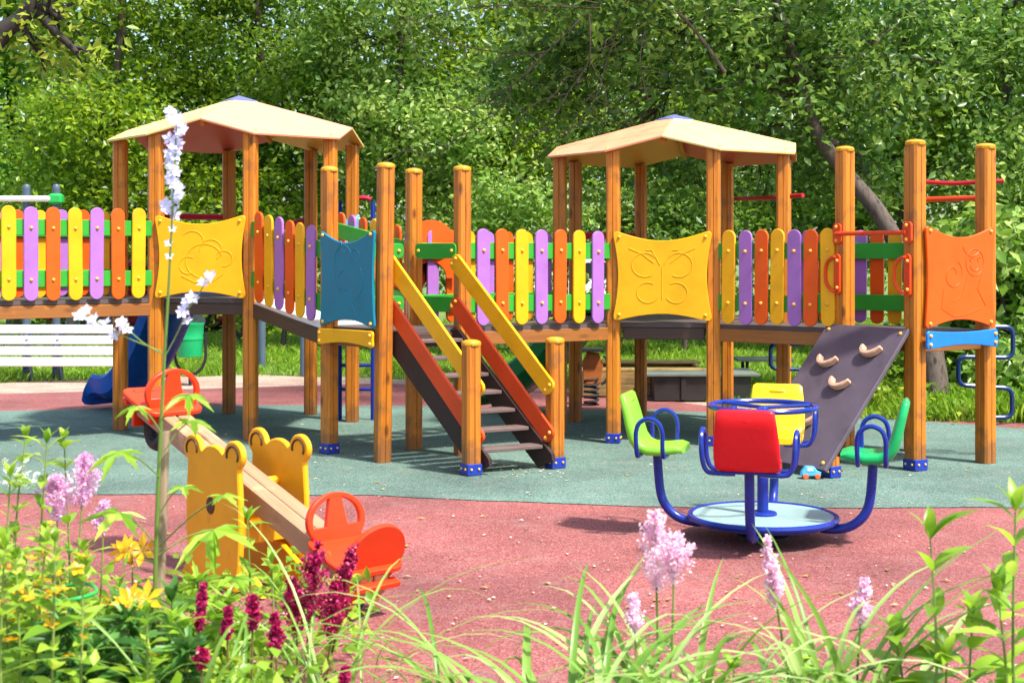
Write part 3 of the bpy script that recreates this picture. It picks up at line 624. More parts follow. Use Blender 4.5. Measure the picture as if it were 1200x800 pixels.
# ------------------------------------------------------------------ carousel
def carousel():
    c = Vector((1.336, 7.5, 0)); th = math.radians(-16.7)
    t = thing('carousel', 'blue metal roundabout with red, yellow, lime and green seats round a hand wheel', 'roundabout', c, th)
    T = world(t)
    b = MB().tube([(.385*math.cos(a), .385*math.sin(a), .115) for a in [2*math.pi*k/48 for k in range(49)]], .017, 8); b.lathe([(.36, .085), (.36, .10)], 40)
    rim = b.build('disc_rim', M['bluemetal'], t, T)
    MB().lathe([(.372, .108), (.372, .122), (.368, .125)], 48).build('disc_plate', M['plate'], t, T)
    MB().lathe([(.14, .0), (.14, .02), (.09, .03), (.09, .085)], 24).build('hub', M['black'], t, T)
    MB().lathe([(.075, .124), (.075, .136), (.07, .14), (.030, .142), (.030, .69), (.02, .70)], 20).build('centre_post', M['bluemetal'], t, T)
    w_ = MB().tube([(.28*math.cos(a), .28*math.sin(a), .70) for a in [2*math.pi*k/48 for k in range(49)]], .0145, 10)
    for k in range(3):
        a = 2*math.pi*k/3+.5; w_.tube([(0, 0, .695), (.28*math.cos(a), .28*math.sin(a), .70)], .011, 8)
    w_.build('hand_wheel', M['bluemetal'], t, T)
    for k, (col, lab) in enumerate((('redseat', 'red seat nearest the camera'), ('greenseat', 'dark green seat on the right'), ('yellowseat', 'yellow seat at the back'), ('limeseat', 'lime green seat on the left'))):
        A = T @ Rz(k*math.pi/2-math.pi/2) @ Matrix.Rotation(-math.pi/2, 4, 'Z')   # local y points outwards
        A = T @ Rz(k*math.pi/2) @ Rz(math.pi)
        A = T @ Rz(k*math.pi/2+math.pi)
        arm = MB().tube(smoothpath([(0, .30, .07), (0, .38, .068), (0, .46, .09), (0, .525, .15), (0, .555, .24), (0, .57, .43)], 5), .025, 12)
        arm.box((0, .57, .438), (.16, .16, .012)); ao = arm.build('seat_arm', M['bluemetal'], t, A)
        S = A @ Tr(0, .57, .468)
        prof = [(-.155, -.022), (-.15, -.006), (-.12, .0), (-.04, -.012), (.03, -.01), (.075, .008), (.105, .05), (.125, .12), (.145, .2), (.165, .275), (.168, .288)]
        wd = [.11, .135, .148, .155, .158, .16, .162, .16, .152, .142, .125]; thk = [.010, .022, .027, .029, .030, .032, .031, .028, .025, .021, .008]
        so_ = MB().pad(prof, wd, thk, 4.5, 28).build('seat', M[col], t, S, lab, 60)
        dz = Matrix.Identity(4)
        rb = MB().pad([(.148, .235), (.153, .242), (.156, .252)], [.05, .052, .05], [.026, .028, .024], 4, 12); rb.build('seat_slot', M[col], so_, S)
        for s in (-1, 1):
            p = [(s*.06, -.07, -.035), (s*.17, -.07, -.035), (s*.205, -.07, -.02), (s*.222, -.07, .03), (s*.228, -.07, .10), (s*.23, -.05, .15), (s*.231, 0, .172), (s*.23, .05, .15), (s*.228, .07, .10), (s*.222, .07, .03), (s*.205, .07, -.02), (s*.17, .07, -.035), (s*.06, .07, -.035)]
            MB().tube(smoothpath(p, 4), .0125, 8).build('armrest', M['bluemetal'], so_, S)
carousel()
# ------------------------------------------------------------------ bear seesaw
def seesaw():
    c = Vector((-1.22, 6.5, 0)); d = Vector((.69, -.73)); d.normalize(); rz = math.atan2(d.y, d.x)
    t = thing('seesaw', 'wooden seesaw with two yellow bear boards and orange seats, its near seat on the ground', 'seesaw', c, rz)
    T = world(t); til = math.atan(.33)
    B = T @ Tr(0, 0, .45) @ Matrix.Rotation(til, 4, 'Y')
    bm = MB()
    for s in (-1, 1): bm.box((0, s*.040, 0), (1.98, .073, .10), None, 0, .006)
    beam_ = bm.build('beam', M['beamtop'], t, B)
    def ring(T_, r=.125):
        T_ = T_ @ Matrix.Diagonal((1.2, 1, .95, 1)); b = MB(); out = arc(0, 0, r, -38, 218, 26); inn = arc(0, 0, r-.022, 218, -38, 26)
        b.prism(out+inn, .026, None, .003)
        b.prism([(-.024, r-.014), (.024, r-.014), (.05, -.05), (-.05, -.05)], .024, None, .002)
        b.prism(arc(0, 0, r-.002, 200, 340, 12)+[(.10, -.025), (-.10, -.025)], .025, None, .002)
        b.prism([(-.10, -.16), (.10, -.16), (.105, -.06), (-.105, -.06)], .0235, None, .002)
        return b.build('handle_board', M['seat_orange'], t, T_)
    for s, zh in ((1, .43), (-1, .80)):
        zb = .45-s*.33*.68
        ring(T @ Tr(s*.68, 0, zb+.15) @ Rz(math.pi/2 if s > 0 else -math.pi/2) @ Matrix.Rotation(-.1, 4, 'X'))
        sb = MB(); sb.prism(panelpoly(.34, .30, .06, -.04, -.04, .06), .024, Matrix.Rotation(math.pi/2, 4, 'X'), .004)
        Q = B @ Tr(s*.84, 0, .064)
        so_ = sb.build('seat_board', M['seat_orange'], t, Q)
        # round back board with a narrower foot
        if s < 0: bk = [(-.10, .03), (-.085, -.16), (.085, -.16), (.10, .03)]
        else: bk = arc(0, .07, .15, -38, 218, 26)+[(-.10, -.05), (-.085, -.15), (.085, -.15), (.10, -.05)]
        Kb = B @ Tr(s*.955, 0, .05) @ Rz(math.pi/2) @ Matrix.Rotation(s*.08, 4, 'X')
        MB().prism(bk, .026, None, .004).build('back_board', M['seat_orange'], t, Kb)
        MB().box((0, 0, 0), (.05, .24, .026)).build('seat_edge', M['seat_orange'], t, B @ Tr(s*1.0, 0, .005))
        ty = MB().tube([(s*.84+.07*math.cos(a), .0, -.115+.07*math.sin(a)) for a in [2*math.pi*k/24 for k in range(25)]], .036, 10)
        ty.build('tyre_bumper', M['black'], t, B @ Tr(0, 0, .02))
    ep = [(.165, 0), (.19, .12), (.198, .25), (.196, .40), (.186, .52)]
    e1 = arc(.150, .602, .066, -58, 172, 12); top = [(.076, .602), (.05, .622), (.02, .632), (0, .633)]
    h = [(x*1.15, z) for x, z in ep+e1+top]; bp = h+[(-x, z) for x, z in h[::-1][1:]]
    for s in (-1, 1):
        K = T @ Tr(0, s*.175, .012)
        o = MB().prism(bp, .03, None, .006).build('bear_board', M['bear'], t, K, 'yellow bear board with brown nose and ears' if s < 0 else None)
        y = -.0155
        eb = MB()
        for sx in (-1, 1): eb.tube([(sx*.150*1.15+x*1.1, y, z) for x, z in arc(0, .602, .042, -30 if sx > 0 else 210, 200 if sx > 0 else -20, 12)], .006, 6)
        eb.build('ear_line', M['nose'], o, K)
        MB().prism([(.034*math.cos(a), .04*math.sin(a)) for a in [2*math.pi*k/16 for k in range(16)]], .006, None, .001).build('bear_nose', M['nose'], o, K @ Tr(-.01, y, .36))
    MB().tube([(0, -.162, .45), (0, .162, .45)], .022, 10).build('axle', M['bear'], t, T)
    for sx in (-1, 1): MB().box((sx*.1, 0, .24), (.03, .32, .09)).build('cross_plank', M['bear'], t, T)
    for s in (-1, 1):
        MB().prism([(-.34, 0), (.34, 0), (.30, .06), (.08, .17), (-.08, .17), (-.30, .06)], .03, T @ Tr(0, s*.135, .004), .004).build('base_plank', M['bear'], t)
seesaw()
# ------------------------------------------------------------------ things behind the play structure
def pullup():
    t = thing('pull_up_bar', 'tall slate blue poles with a white pull-up bar in green clamps, at the left edge', 'pull-up bar', (-5.98, 17.3, 0))
    for px in (31, 66, -130):
        x = (px-600)/1650*17.3; b = MB().tube([(x, 17.3, 0), (x, 17.3, 2.33)], .048, 14); b.lathe([(.048, 2.33), (.045, 2.36), (.03, 2.38)], 14, 0, Tr(x, 17.3, 0)); b.build('pole', M['greypole'], t)
    x0, x1 = (-130-600)/1650*17.3, (66-600)/1650*17.3
    MB().tube([(x0, 17.24, 2.2), (x1-.05, 17.24, 2.2)], .036, 12).build('crossbar', M['white'], t)
    for x in (x1, x0): MB().box((x+.0, 17.29, 2.2), (.17, .15, .13), None, 0, .03).build('clamp', M['clamp'], t)
    s = thing('slatted_bench', 'white slatted sloping bench in front of the slate blue poles at the left', 'bench', (-5.6, 17.0, 0))
    a, b = (-60-600)/1650*16.9, (137-600)/1650*16.9
    for k in range(4):
        z = .24+k*.125; y = 16.78+k*.09
        MB().box((0, 0, 0), (b-a, .115, .03)).build('slat', M['white'], s, Tr((a+b)/2, y, z) @ Matrix.Rotation(math.radians(52), 4, 'X'))
    for px in (30, 66, -50):
        x = (px-600)/1650*16.9
        MB().tube([(x, 17.12, .66), (x, 16.86, .16)], .025, 8).build('bench_rail', M['bluemetal'], s)
        MB().tube([(x, 16.95, .5), (x, 17.1, 0)], .03, 8).build('bench_leg', M['greypole'], s)
pullup()
for px, py, top, lab in ((307, 432, 1.2, 'short slate pole on the sand behind the left bridge, left one'), (356, 440, 1.15, 'slate pole with a black foot beside the sand, right of its neighbour')):
    D = 2475/(py-300); x = (px-600)/1650*D
    o = MB().lathe([(.048, 0), (.048, top), (.04, top+.03), (.02, top+.04)], 14, 0, Tr(x, D, 0)).build('steel_pole', M['greypole']); tag(o, lab, 'pole', 'slate poles behind the left bridge')
def bin_():
    D = 16.4; x = (223-600)/1650*D
    t = thing('litter_bin', 'round green litter bin hung in a black hoop stand', 'litter bin', (x, D, 0)); T = world(t)
    MB().lathe([(.135, .33), (.14, .335), (.147, .52), (.147, .525), (.152, .53), (.152, .55), (.15, .555), (.155, .69), (.16, .70), (.16, .72), (.145, .722), (.14, .60)], 24).build('bin_body', M['bin'], t, T)
    p = [(-.18, 0, .60)]+[(-.18*math.cos(a), 0, .36-.24*math.sin(a)) for a in [math.pi*k/16 for k in range(17)]]+[(.18, 0, .60)]
    MB().tube(p, .018, 8).build('hoop', M['black'], t, T)
    MB().tube([(-.19, 0, .58), (.19, 0, .58)], .012, 6).build('pivot_rod', M['black'], t, T)
    MB().tube([(0, 0, .12), (0, 0, 0)], .022, 8).build('stand', M['black'], t, T)
bin_()
def car(name, label, m, px0, px1, D, flip=1):
    r = .29; x0, x1 = (px0-600)/1650*D, (px1-600)/1650*D; wb = x1-x0; cx = (x0+x1)/2
    t = thing(name, label, 'car', (cx, D+.8, 0)); T = world(t) @ Matrix.Diagonal((flip, 1, 1, 1))
    f = wb/2
    low = [(-f-.62, .34), (-f-.36, .22)]+arc(-f, .29, .36, 180, 0, 10)+[(-f+.38, .2), (f-.38, .2)]+arc(f, .29, .36, 180, 0, 10)+[(f+.5, .24), (f+.72, .36), (f+.74, .62), (f+.62, .78), (f-.05, .90), (-f-.55, .92), (-f-.66, .7)]
    MB().prism(low, 1.62, None, .05).build('body', m, t, T)
    cab = [(-f-.45, .90), (-f-.15, 1.36), (-f+.2, 1.43), (f-.95, 1.42), (f-.2, .90)]
    co = MB().prism(cab, 1.36, None, .06).build('cabin', m, t, T)
    for a in ([(-f-.28, .95), (-f-.08, 1.30), (-f+.62, 1.36), (-f+.62, .95)], [(-f+.70, .95), (-f+.70, 1.36), (f-.98, 1.34), (f-.42, .95)]):
        for sy in (-1, 1): MB().prism(a, .02, None, .004, y0=sy*.678).build('window', M['glass'], co, T)
    for sx in (-1, 1):
        for sy in (-1, 1):
            W = T @ Tr(sx*f, sy*.72, r) @ Matrix.Rotation(math.pi/2, 4, 'X')
            w_ = MB().lathe([(.19, -.08), (.26, -.09), (.285, -.06), (.285, .06), (.26, .09), (.19, .08)], 24).build('wheel', M['black'], t, W)
            q = MB().lathe([(.19, -.085), (.19, .085)], 20)
            for k in range(14):
                a = 2*math.pi*k/14
                for sz in (-.092, .092): q.box((.105, 0, sz), (.13, .028, .02), Rz(a))
            q.build('rim', M['chrome'], w_, W)
    for sy in (-1, 1):
        MB().box((f+.68, sy*.6, .64), (.06, .3, .12), None, 0, .02).build('headlight', M['chrome'], t, T)
        MB().box((-f-.63, sy*.62, .72), (.05, .2, .16), None, 0, .02).build('taillight', M['lamp_red'], t, T)
    for sy in (-1, 1): MB().box((-f+.55, sy*.815, .72), (.16, .02, .03), None, 0, .008).build('door_handle', M['chrome'], t, T)
car('parked_car', 'dark red car parked on the grass behind the bench', M['carred'], 83, 229, 26.4)
car('parked_car', 'white car parked far behind the middle bridge', M['carwhite'], 640, 760, 34, -1)
def sandbox():
    t = thing('sandbox', 'low yellow wooden sandbox with corner seat behind the right tower', 'sandbox', (1.4, 15.6, 0))
    y = 15.0; x0, x1 = .75, 2.1
    for k in range(2):
        MB().box(((x0+x1)/2, y, .075+k*.13), (x1-x0, .035, .125)).build('plank', M['sandwood'], t)
        MB().box(((x0+x1)/2, y+1.3, .075+k*.13), (x1-x0, .035, .125)).build('plank', M['sandwood'], t)
        for x in (x0+.02, x1-.02): MB().box((0, 0, 0), (1.26, .035, .125)).build('plank', M['sandwood'], t, Tr(x, y+.65, .075+k*.13) @ Rz(math.pi/2))
    MB().box(((x0+x1)/2, y+.1, .285), (x1-x0+.1, .24, .03)).build('seat_plank', M['sandwood'], t)
    MB().box(((x0+x1)/2, y+1.2, .285), (x1-x0+.1, .24, .03)).build('seat_plank', M['sandwood'], t)
    l = thing('storage_box', 'long dark box with grey green lid standing beside the sandbox', 'box', (2.0, 14.75, 0))
    X0, X1 = 1.42, 2.52
    MB().box(((X0+X1)/2, 14.9, .13), (X1-X0-.1, .70, .25)).build('box_body', M['lidwood'], l)
    for k in range(3): MB().box(((X0+X1)/2, 14.64+k*.26, .272), (X1-X0+.08, .25, .028)).build('lid_plank', M['lidtop'], l)
    for x in (X0+.35, X0+.75): MB().box((x, 14.542, .13), (.05, .02, .23)).build('batten', M['lidwood'], l)
    b = thing('low_table', 'thin dark metal table on two legs behind the right bridge', 'table', (2.8, 15.6, 0))
    MB().box((2.78, 15.6, .36), (.62, .4, .03)).build('table_top', M['lidtop'], b)
    for x in (2.58, 2.98):
        for yy in (15.45, 15.75): MB().tube([(x, yy, 0), (x, yy, .345)], .018, 6).build('leg', M['black'], b)
    s = thing('spring_rider', 'orange spring rider board with black handle behind the right tower post', 'spring rider', (.82, 14.2, 0))
    MB().prism([(-.10, .22), (.0, .2), (.07, .22), (.10, .40), (.06, .52), (-.06, .54), (-.11, .44)], .04, Tr(.82, 14.2, 0), .006).build('rider_board', M['rider'], s)
    MB().tube([(.82+.06+.10*math.cos(a), 14.17, .36+.15*math.sin(a)) for a in [-1.4+k*.28 for k in range(10)]], .014, 6).build('handle', M['black'], s)
    MB().tube([(.80+.07*math.cos(k*.7), 14.2+.07*math.sin(k*.7), k*.006) for k in range(46)], .014, 6).build('spring', M['black'], s)
    MB().box((.81, 14.2, .56), (.22, .2, .03)).build('seat', M['black'], s)
sandbox()
def toy():
    D = 9.50; x = (950-600)/1650*D
    t = thing('toy_car', 'tiny light blue and white toy car with orange wheels on the green rubber', 'toy', (x, D, 0.001)); T = world(t)
    MB().prism([(-.065, .018), (.065, .018), (.068, .045), (.04, .055), (.02, .082), (-.035, .085), (-.06, .055), (-.068, .04)], .06, None, .008).build('body', M['toyblue'], t, T)
    for y in (-.031, .031): MB().prism([(-.03, .055), (.012, .055), (.008, .075), (-.025, .077)], .004, None, .001, y0=y).build('window', M['white'], t, T)
    for sx in (-.04, .04):
        for sy in (-.03, .03): MB().lathe([(.018, -.008), (.018, .008), (.01, .010)], 12).build('wheel', M['toyorange'], t, T @ Tr(sx, sy, .018) @ Matrix.Rotation(math.pi/2, 4, 'X'))
toy()
# scraps on the rubber
def litter(name, n, m, s0, s1, reg):
    vs = []; fs = []
    for i in range(n):
        y = reg[2]+(reg[3]-reg[2])*nrg.random()**1.3; x = nrg.uniform(reg[0], reg[1])*y/10; s = nrg.uniform(s0, s1); a = nrg.uniform(0, 6.28); k = len(vs)
        c, q = math.cos(a)*s, math.sin(a)*s
        vs += [(x-c, y-q, .004), (x+q*.5, y-c*.5, .006+s*.2), (x+c, y+q, .004), (x-q*.5, y+c*.5, .005+s*.1)]; fs.append((k, k+1, k+2, k+3))
    o = link(name, MB().add(vs, fs).mesh(name, m)); o['kind'] = 'stuff'
litter('litter', 520, LF['litter'], .006, .019, (-4, 4, 5, 13)); litter('fallen_leaves', 130, LF['drop'], .012, .028, (-4, 4, 6, 13.4))
litter('wood_chips', 60, LF['litter'], .006, .02, (-.35, .35, 9.5, 9.9))
# ------------------------------------------------------------------ trees, shrubs, grass
def leafcloud(pts, size, m, name, par=None, up=.9, asp=.30, jit=.35):
    n = len(pts); pts = np.asarray(pts); s = size*(1+nrg.uniform(-jit, jit, n))[:, None]
    a = nrg.normal(size=(n, 3)); a[:, 2] = a[:, 2]*.6-.35; a /= np.linalg.norm(a, axis=1)[:, None]
    nn = nrg.normal(size=(n, 3))*.75; nn[:, 2] += up; nn -= a*np.sum(nn*a, 1)[:, None]; nn /= np.linalg.norm(nn, axis=1)[:, None]
    b = np.cross(nn, a)
    V = np.empty((n, 4, 3)); V[:, 0] = pts; V[:, 1] = pts+a*s*.45+b*s*asp+nn*s*.10; V[:, 2] = pts+a*s-nn*s*.06; V[:, 3] = pts+a*s*.45-b*s*asp+nn*s*.10
    base = np.arange(n)*4
    tri = np.stack([base, base+1, base+2, base, base+2, base+3], 1).reshape(-1)
    me = bpy.data.meshes.new(name); me.vertices.add(n*4); me.vertices.foreach_set('co', V.reshape(-1).astype('f'))
    me.loops.add(n*6); me.loops.foreach_set('vertex_index', tri.astype('i')); me.polygons.add(n*2)
    me.polygons.foreach_set('loop_start', np.arange(0, n*6, 3, dtype='i')); me.polygons.foreach_set('loop_total', np.full(n*2, 3, 'i'))
    me.materials.append(m); me.update(calc_edges=True); me.validate()
    o = link(name, me, par); o['kind'] = 'stuff'; return o
def clumps(c, r, k, shell=.5):
    d = nrg.normal(size=(k, 3)); d /= np.linalg.norm(d, axis=1)[:, None]
    rr = (shell+(1-shell)*nrg.random(k)**.6)[:, None]; return np.array(c)+d*rr*np.array(r)
def leaves_at(cl, per, sp):
    n = len(cl); p = np.repeat(cl, per, 0)+nrg.normal(size=(n*per, 3))*np.repeat(sp*nrg.uniform(.6, 1.3, n), per)[:, None]*np.array([1, 1, .62]); return p
def wig(a, b, n=5, w_=.12):
    a, b = Vector(a), Vector(b); L = (b-a).length; pts = [a]
    for i in range(1, n): t = i/n; pts.append(a.lerp(b, t)+Vector(nrg.normal(size=3)*w_*L*.25)+Vector((0, 0, .10*L*math.sin(math.pi*t))))
    return smoothpath(pts+[b], 2)
def taper(r0, r1, n): return [r0+(r1-r0)*i/(n-1) for i in range(n)]
def tree(name, label, base, trunk, r0, blobs, lm, size, group=None, bark='bark', per=26, sp=.28, cat='tree', limbs=True, asp=.30, shell=.45):
    t = thing(name, label, cat, (base[0], base[1], -.02), 0, group)
    b = MB(); tp = smoothpath(trunk, 5); n = len(tp)
    b.tube(tp, [r0*(1-.72*i/(n-1))*(1+.25*max(0, 1-i/3)) for i in range(n)], 10)
    allc = []
    tv = [Vector(p) for p in tp]
    for c, r, k in blobs:
        cl = clumps(c, r, k, shell); cl = cl[cl[:, 2] > .12]; allc.append(cl)
        if limbs:
            q = min(tv[n//4:], key=lambda p: (p-Vector(c)).length); L = wig(q, c, 5); b.tube(L, taper(r0*.34, r0*.14, len(L)), 7)
            for x in cl[::max(1, len(cl)//9)]:
                L2 = wig(L[len(L)//2+int(nrg.integers(0, len(L)//2))], x, 4); b.tube(L2, taper(r0*.13, .006, len(L2)), 5)
    b.build('trunk', M[bark], t, None, None, 60)
    cl = np.concatenate(allc)
    leafcloud(leaves_at(cl, per, sp), size, lm, 'crown', t, asp=asp)
    return t
def W3(px, py, D): p = P(px, py, D); return (p.x, p.y, p.z)
def blob(px, py, D, rx, rz, k, ry=None): return (W3(px, py, D), (rx*D/1650, (ry or rx*D/1650), rz*D/1650), k)
# the leaning tree by the right hand platform
tree('leaning_tree', 'old tree with thick dark trunk leaning left, its bluish crown over the right tower', (4.10, 13.6), [W3(1098, 484, 13.6), W3(1095, 430, 13.7), W3(1080, 360, 13.9), W3(1062, 310, 14.0), W3(1030, 250, 14.1), W3(985, 195, 14.3), W3(955, 150, 14.5), W3(938, 90, 14.6), W3(915, 20, 14.7), W3(890, -90, 14.8)], .125,
     [blob(905, 110, 15, 150, 85, 46, 1.1), blob(770, 60, 15.2, 150, 75, 46, 1.0), blob(660, 90, 15.6, 100, 60, 30, .8), blob(1030, 70, 15, 120, 90, 40, 1.0), blob(860, -30, 14.6, 230, 80, 60, 1.3), blob(700, -60, 14, 200, 90, 50, 1.3), blob(1010, 205, 15.6, 70, 40, 14, .6), blob(870, 200, 16.2, 120, 50, 22, .6), blob(720, 175, 16.2, 90, 50, 16, .6)], LF['blue'], .105, bark='trunkbark', per=66, sp=.26, asp=.27)
spec = [  # label, px, D, crown blobs (px, py, rx, rz, clumps), leaf, size, trunk radius
 ('tall yellow green tree filling the top left corner behind the pull-up bar', 'round_tree', 20, 24, [(20, 40, 90, 70, 40), (30, 150, 100, 70, 46), (-60, 90, 90, 110, 40), (70, -70, 130, 80, 40), (10, 235, 90, 45, 26)], 'bright', .13, .2),
 ('dark dense tree with thin trunk behind the left picket bridge', 'dense_tree', 128, 20, [(150, 60, 110, 75, 56), (120, 150, 90, 60, 44), (215, 135, 80, 60, 36), (150, -50, 140, 70, 46), (110, 225, 80, 40, 26)], 'mid', .115, .15),
 ('mid green tree rising straight behind the left tower roof', 'dense_tree', 292, 21, [(290, 40, 110, 70, 54), (330, 130, 90, 60, 40), (280, -60, 150, 70, 46), (250, 190, 80, 50, 30), (350, 215, 70, 45, 26)], 'dark', .115, .17),
 ('pale flecked tree right of the left tower roof', 'light_tree', 452, 19, [(450, 70, 110, 75, 54), (490, 160, 90, 60, 44), (430, -40, 140, 70, 46), (420, 150, 70, 50, 26), (520, 235, 80, 40, 26)], 'pale', .105, .16),
 ('bright tree between the stair posts and the right tower', 'light_tree', 590, 20.5, [(580, 70, 110, 75, 50), (610, 160, 90, 55, 40), (560, -40, 140, 75, 46), (600, 230, 90, 35, 26)], 'mid', .105, .16),
 ('shaded tree showing under the right tower roof', 'dense_tree', 730, 21, [(720, 110, 110, 80, 50), (780, 180, 90, 60, 40), (740, -20, 150, 80, 50), (790, 240, 90, 35, 24)], 'dark', .12, .18),
 ('yellow green tree behind the leaning tree', 'round_tree', 925, 22, [(930, 120, 120, 90, 52), (880, 20, 150, 80, 50), (960, 220, 100, 45, 34), (960, -70, 160, 70, 46)], 'bright', .125, .18),
 ('bright leafy tree above the orange panel', 'light_tree', 1075, 18.5, [(1080, 100, 110, 90, 54), (1110, 200, 90, 60, 42), (1090, 0, 130, 80, 46), (1060, -80, 130, 70, 36)], 'mid', .11, .16),
 ('pale sunlit tree at the right edge', 'light_tree', 1215, 17, [(1190, 90, 80, 90, 46), (1210, 200, 90, 70, 44), (1240, 10, 90, 80, 36), (1200, 290, 70, 50, 26)], 'pale', .105, .17)]
for lab, nm, px, D, bl, lm, sz, r in spec:
    D += 3; sz *= .98
    x = (px-600)/1650*D; top = P(px, min(b[1] for b in bl), D)
    tree(nm, lab, (x, D), [(x, D, -.05), (x+nrg.normal()*.1, D, 1.5), (x+nrg.normal()*.2, D+.1, 3), (x+nrg.normal()*.3, D, max(4.2, top.z))], r,
         [blob(a, b, D+nrg.normal()*.5, c, d, k, 1.3) for a, b, c, d, k in bl], LF[lm], sz, per=118, sp=.30)
shr = [('low dark shrub behind the left picket bridge', 70, 22, [(60, 255, 120, 50, 34), (160, 265, 100, 45, 30)], 'dark', .11), ('green shrub between the posts of the left tower', 330, 20, [(320, 240, 70, 45, 26), (240, 245, 60, 50, 24)], 'mid', .10),
 ('pale leaved shrub left of the right tower', 620, 18.6, [(615, 245, 65, 40, 30), (570, 265, 60, 40, 22)], 'pale', .10), ('dark shrub under the right tower roof', 800, 19, [(790, 235, 80, 45, 34), (740, 255, 60, 40, 24)], 'blue', .105), ('dense shrub behind the right picket bridge', 930, 20, [(930, 255, 90, 45, 34), (1010, 270, 60, 45, 24)], 'dark', .11),
 ('broad pale leaved bush behind the orange panel', 1175, 14.4, [(1165, 300, 50, 45, 26), (1190, 380, 50, 50, 30), (1172, 430, 36, 40, 16), (1230, 330, 50, 90, 28)], 'pale', .13), ('dark undergrowth bush beside the leaning trunk', 1130, 15, [(1120, 400, 60, 60, 26), (1150, 340, 60, 40, 18)], 'dark', .115)]
for lab, px, D, bl, lm, sz in shr:
    D += 2.2 if D > 16 else 0; sz *= 1.08
    x = (px-600)/1650*D; q = blob(*bl[0][:2], D, 1, 1, 1)[0]
    tree('shrub', lab, (x, D), [(x, D, -.03), (x+.05, D, .4), (x+.02, D, .9), (q[0], D, q[2])], .05, [blob(a, b, D+nrg.normal()*.2, c, d, k, .7) for a, b, c, d, k in bl]+([((x+nrg.normal()*.3, D+.1, .7), (.9, .6, .6), 18)] if D > 16 else []), LF[lm], sz, per=52, sp=.24, cat='shrub', shell=.2)
# near tree at the left edge, only one branch enters the picture
t = tree('yellowing_tree', 'near tree off the left edge with a dark branch and hanging yellow green leaves', (-5.4, 9.2), [(-5.4, 9.2, -.05), (-5.3, 9.2, 1.2), (-5.1, 9.15, 2.2), (-4.6, 9.1, 2.85), W3(-40, 60, 9.0), W3(5, 36, 9.0), W3(32, 14, 9.0), W3(60, -40, 9.0)], .13,
     [blob(70, 22, 9, 34, 42, 12, .3), blob(45, 60, 9.1, 22, 30, 5, .2), blob(90, 62, 9, 16, 22, 3, .2), blob(20, -50, 9, 90, 50, 26, .5)], LF['lime'], .075, bark='darkbark', per=20, sp=.12, asp=.24)
# bare grey branches hanging in the top middle
bb = MB()
for path, r in (([(850, 85), (800, 20), (740, -15), (690, 15), (640, 62), (600, 100), (545, 130)], .028), ([(690, 15), (690, 70), (665, 110), (640, 150), (600, 165)], .016), ([(640, 62), (590, 62), (530, 50), (480, 20)], .013), ([(600, 100), (585, 130), (550, 150), (520, 175)], .011), ([(740, -15), (715, 60), (690, 130), (640, 175)], .014), ([(700, 10), (640, 8), (560, 8), (490, 22)], .014), ([(665, 110), (630, 120), (600, 145), (570, 150)], .009), ([(760, 20), (750, 70), (760, 120)], .010), ([(690, 70), (710, 110), (705, 150)], .008)):
    L = smoothpath([Vector(W3(x, y, 13.6+i*.03)) for i, (x, y) in enumerate(path)], 4); bb.tube(L, taper(r*.62, .004, len(L)), 6)
    for q in range(7):
        p = L[int(nrg.integers(2, len(L)))]; e = p+Vector((nrg.normal()*.28-.1, nrg.normal()*.1, -abs(nrg.normal())*.22)); l2 = wig(p, e, 4, .3); bb.tube(l2, taper(r*.3, .003, len(l2)), 5)
lt = [o for o in C.objects if o.name == 'leaning_tree'][0]
bb.build('bare_branches', M['bark'], lt, None, 'bare grey branches hanging left of the crown')
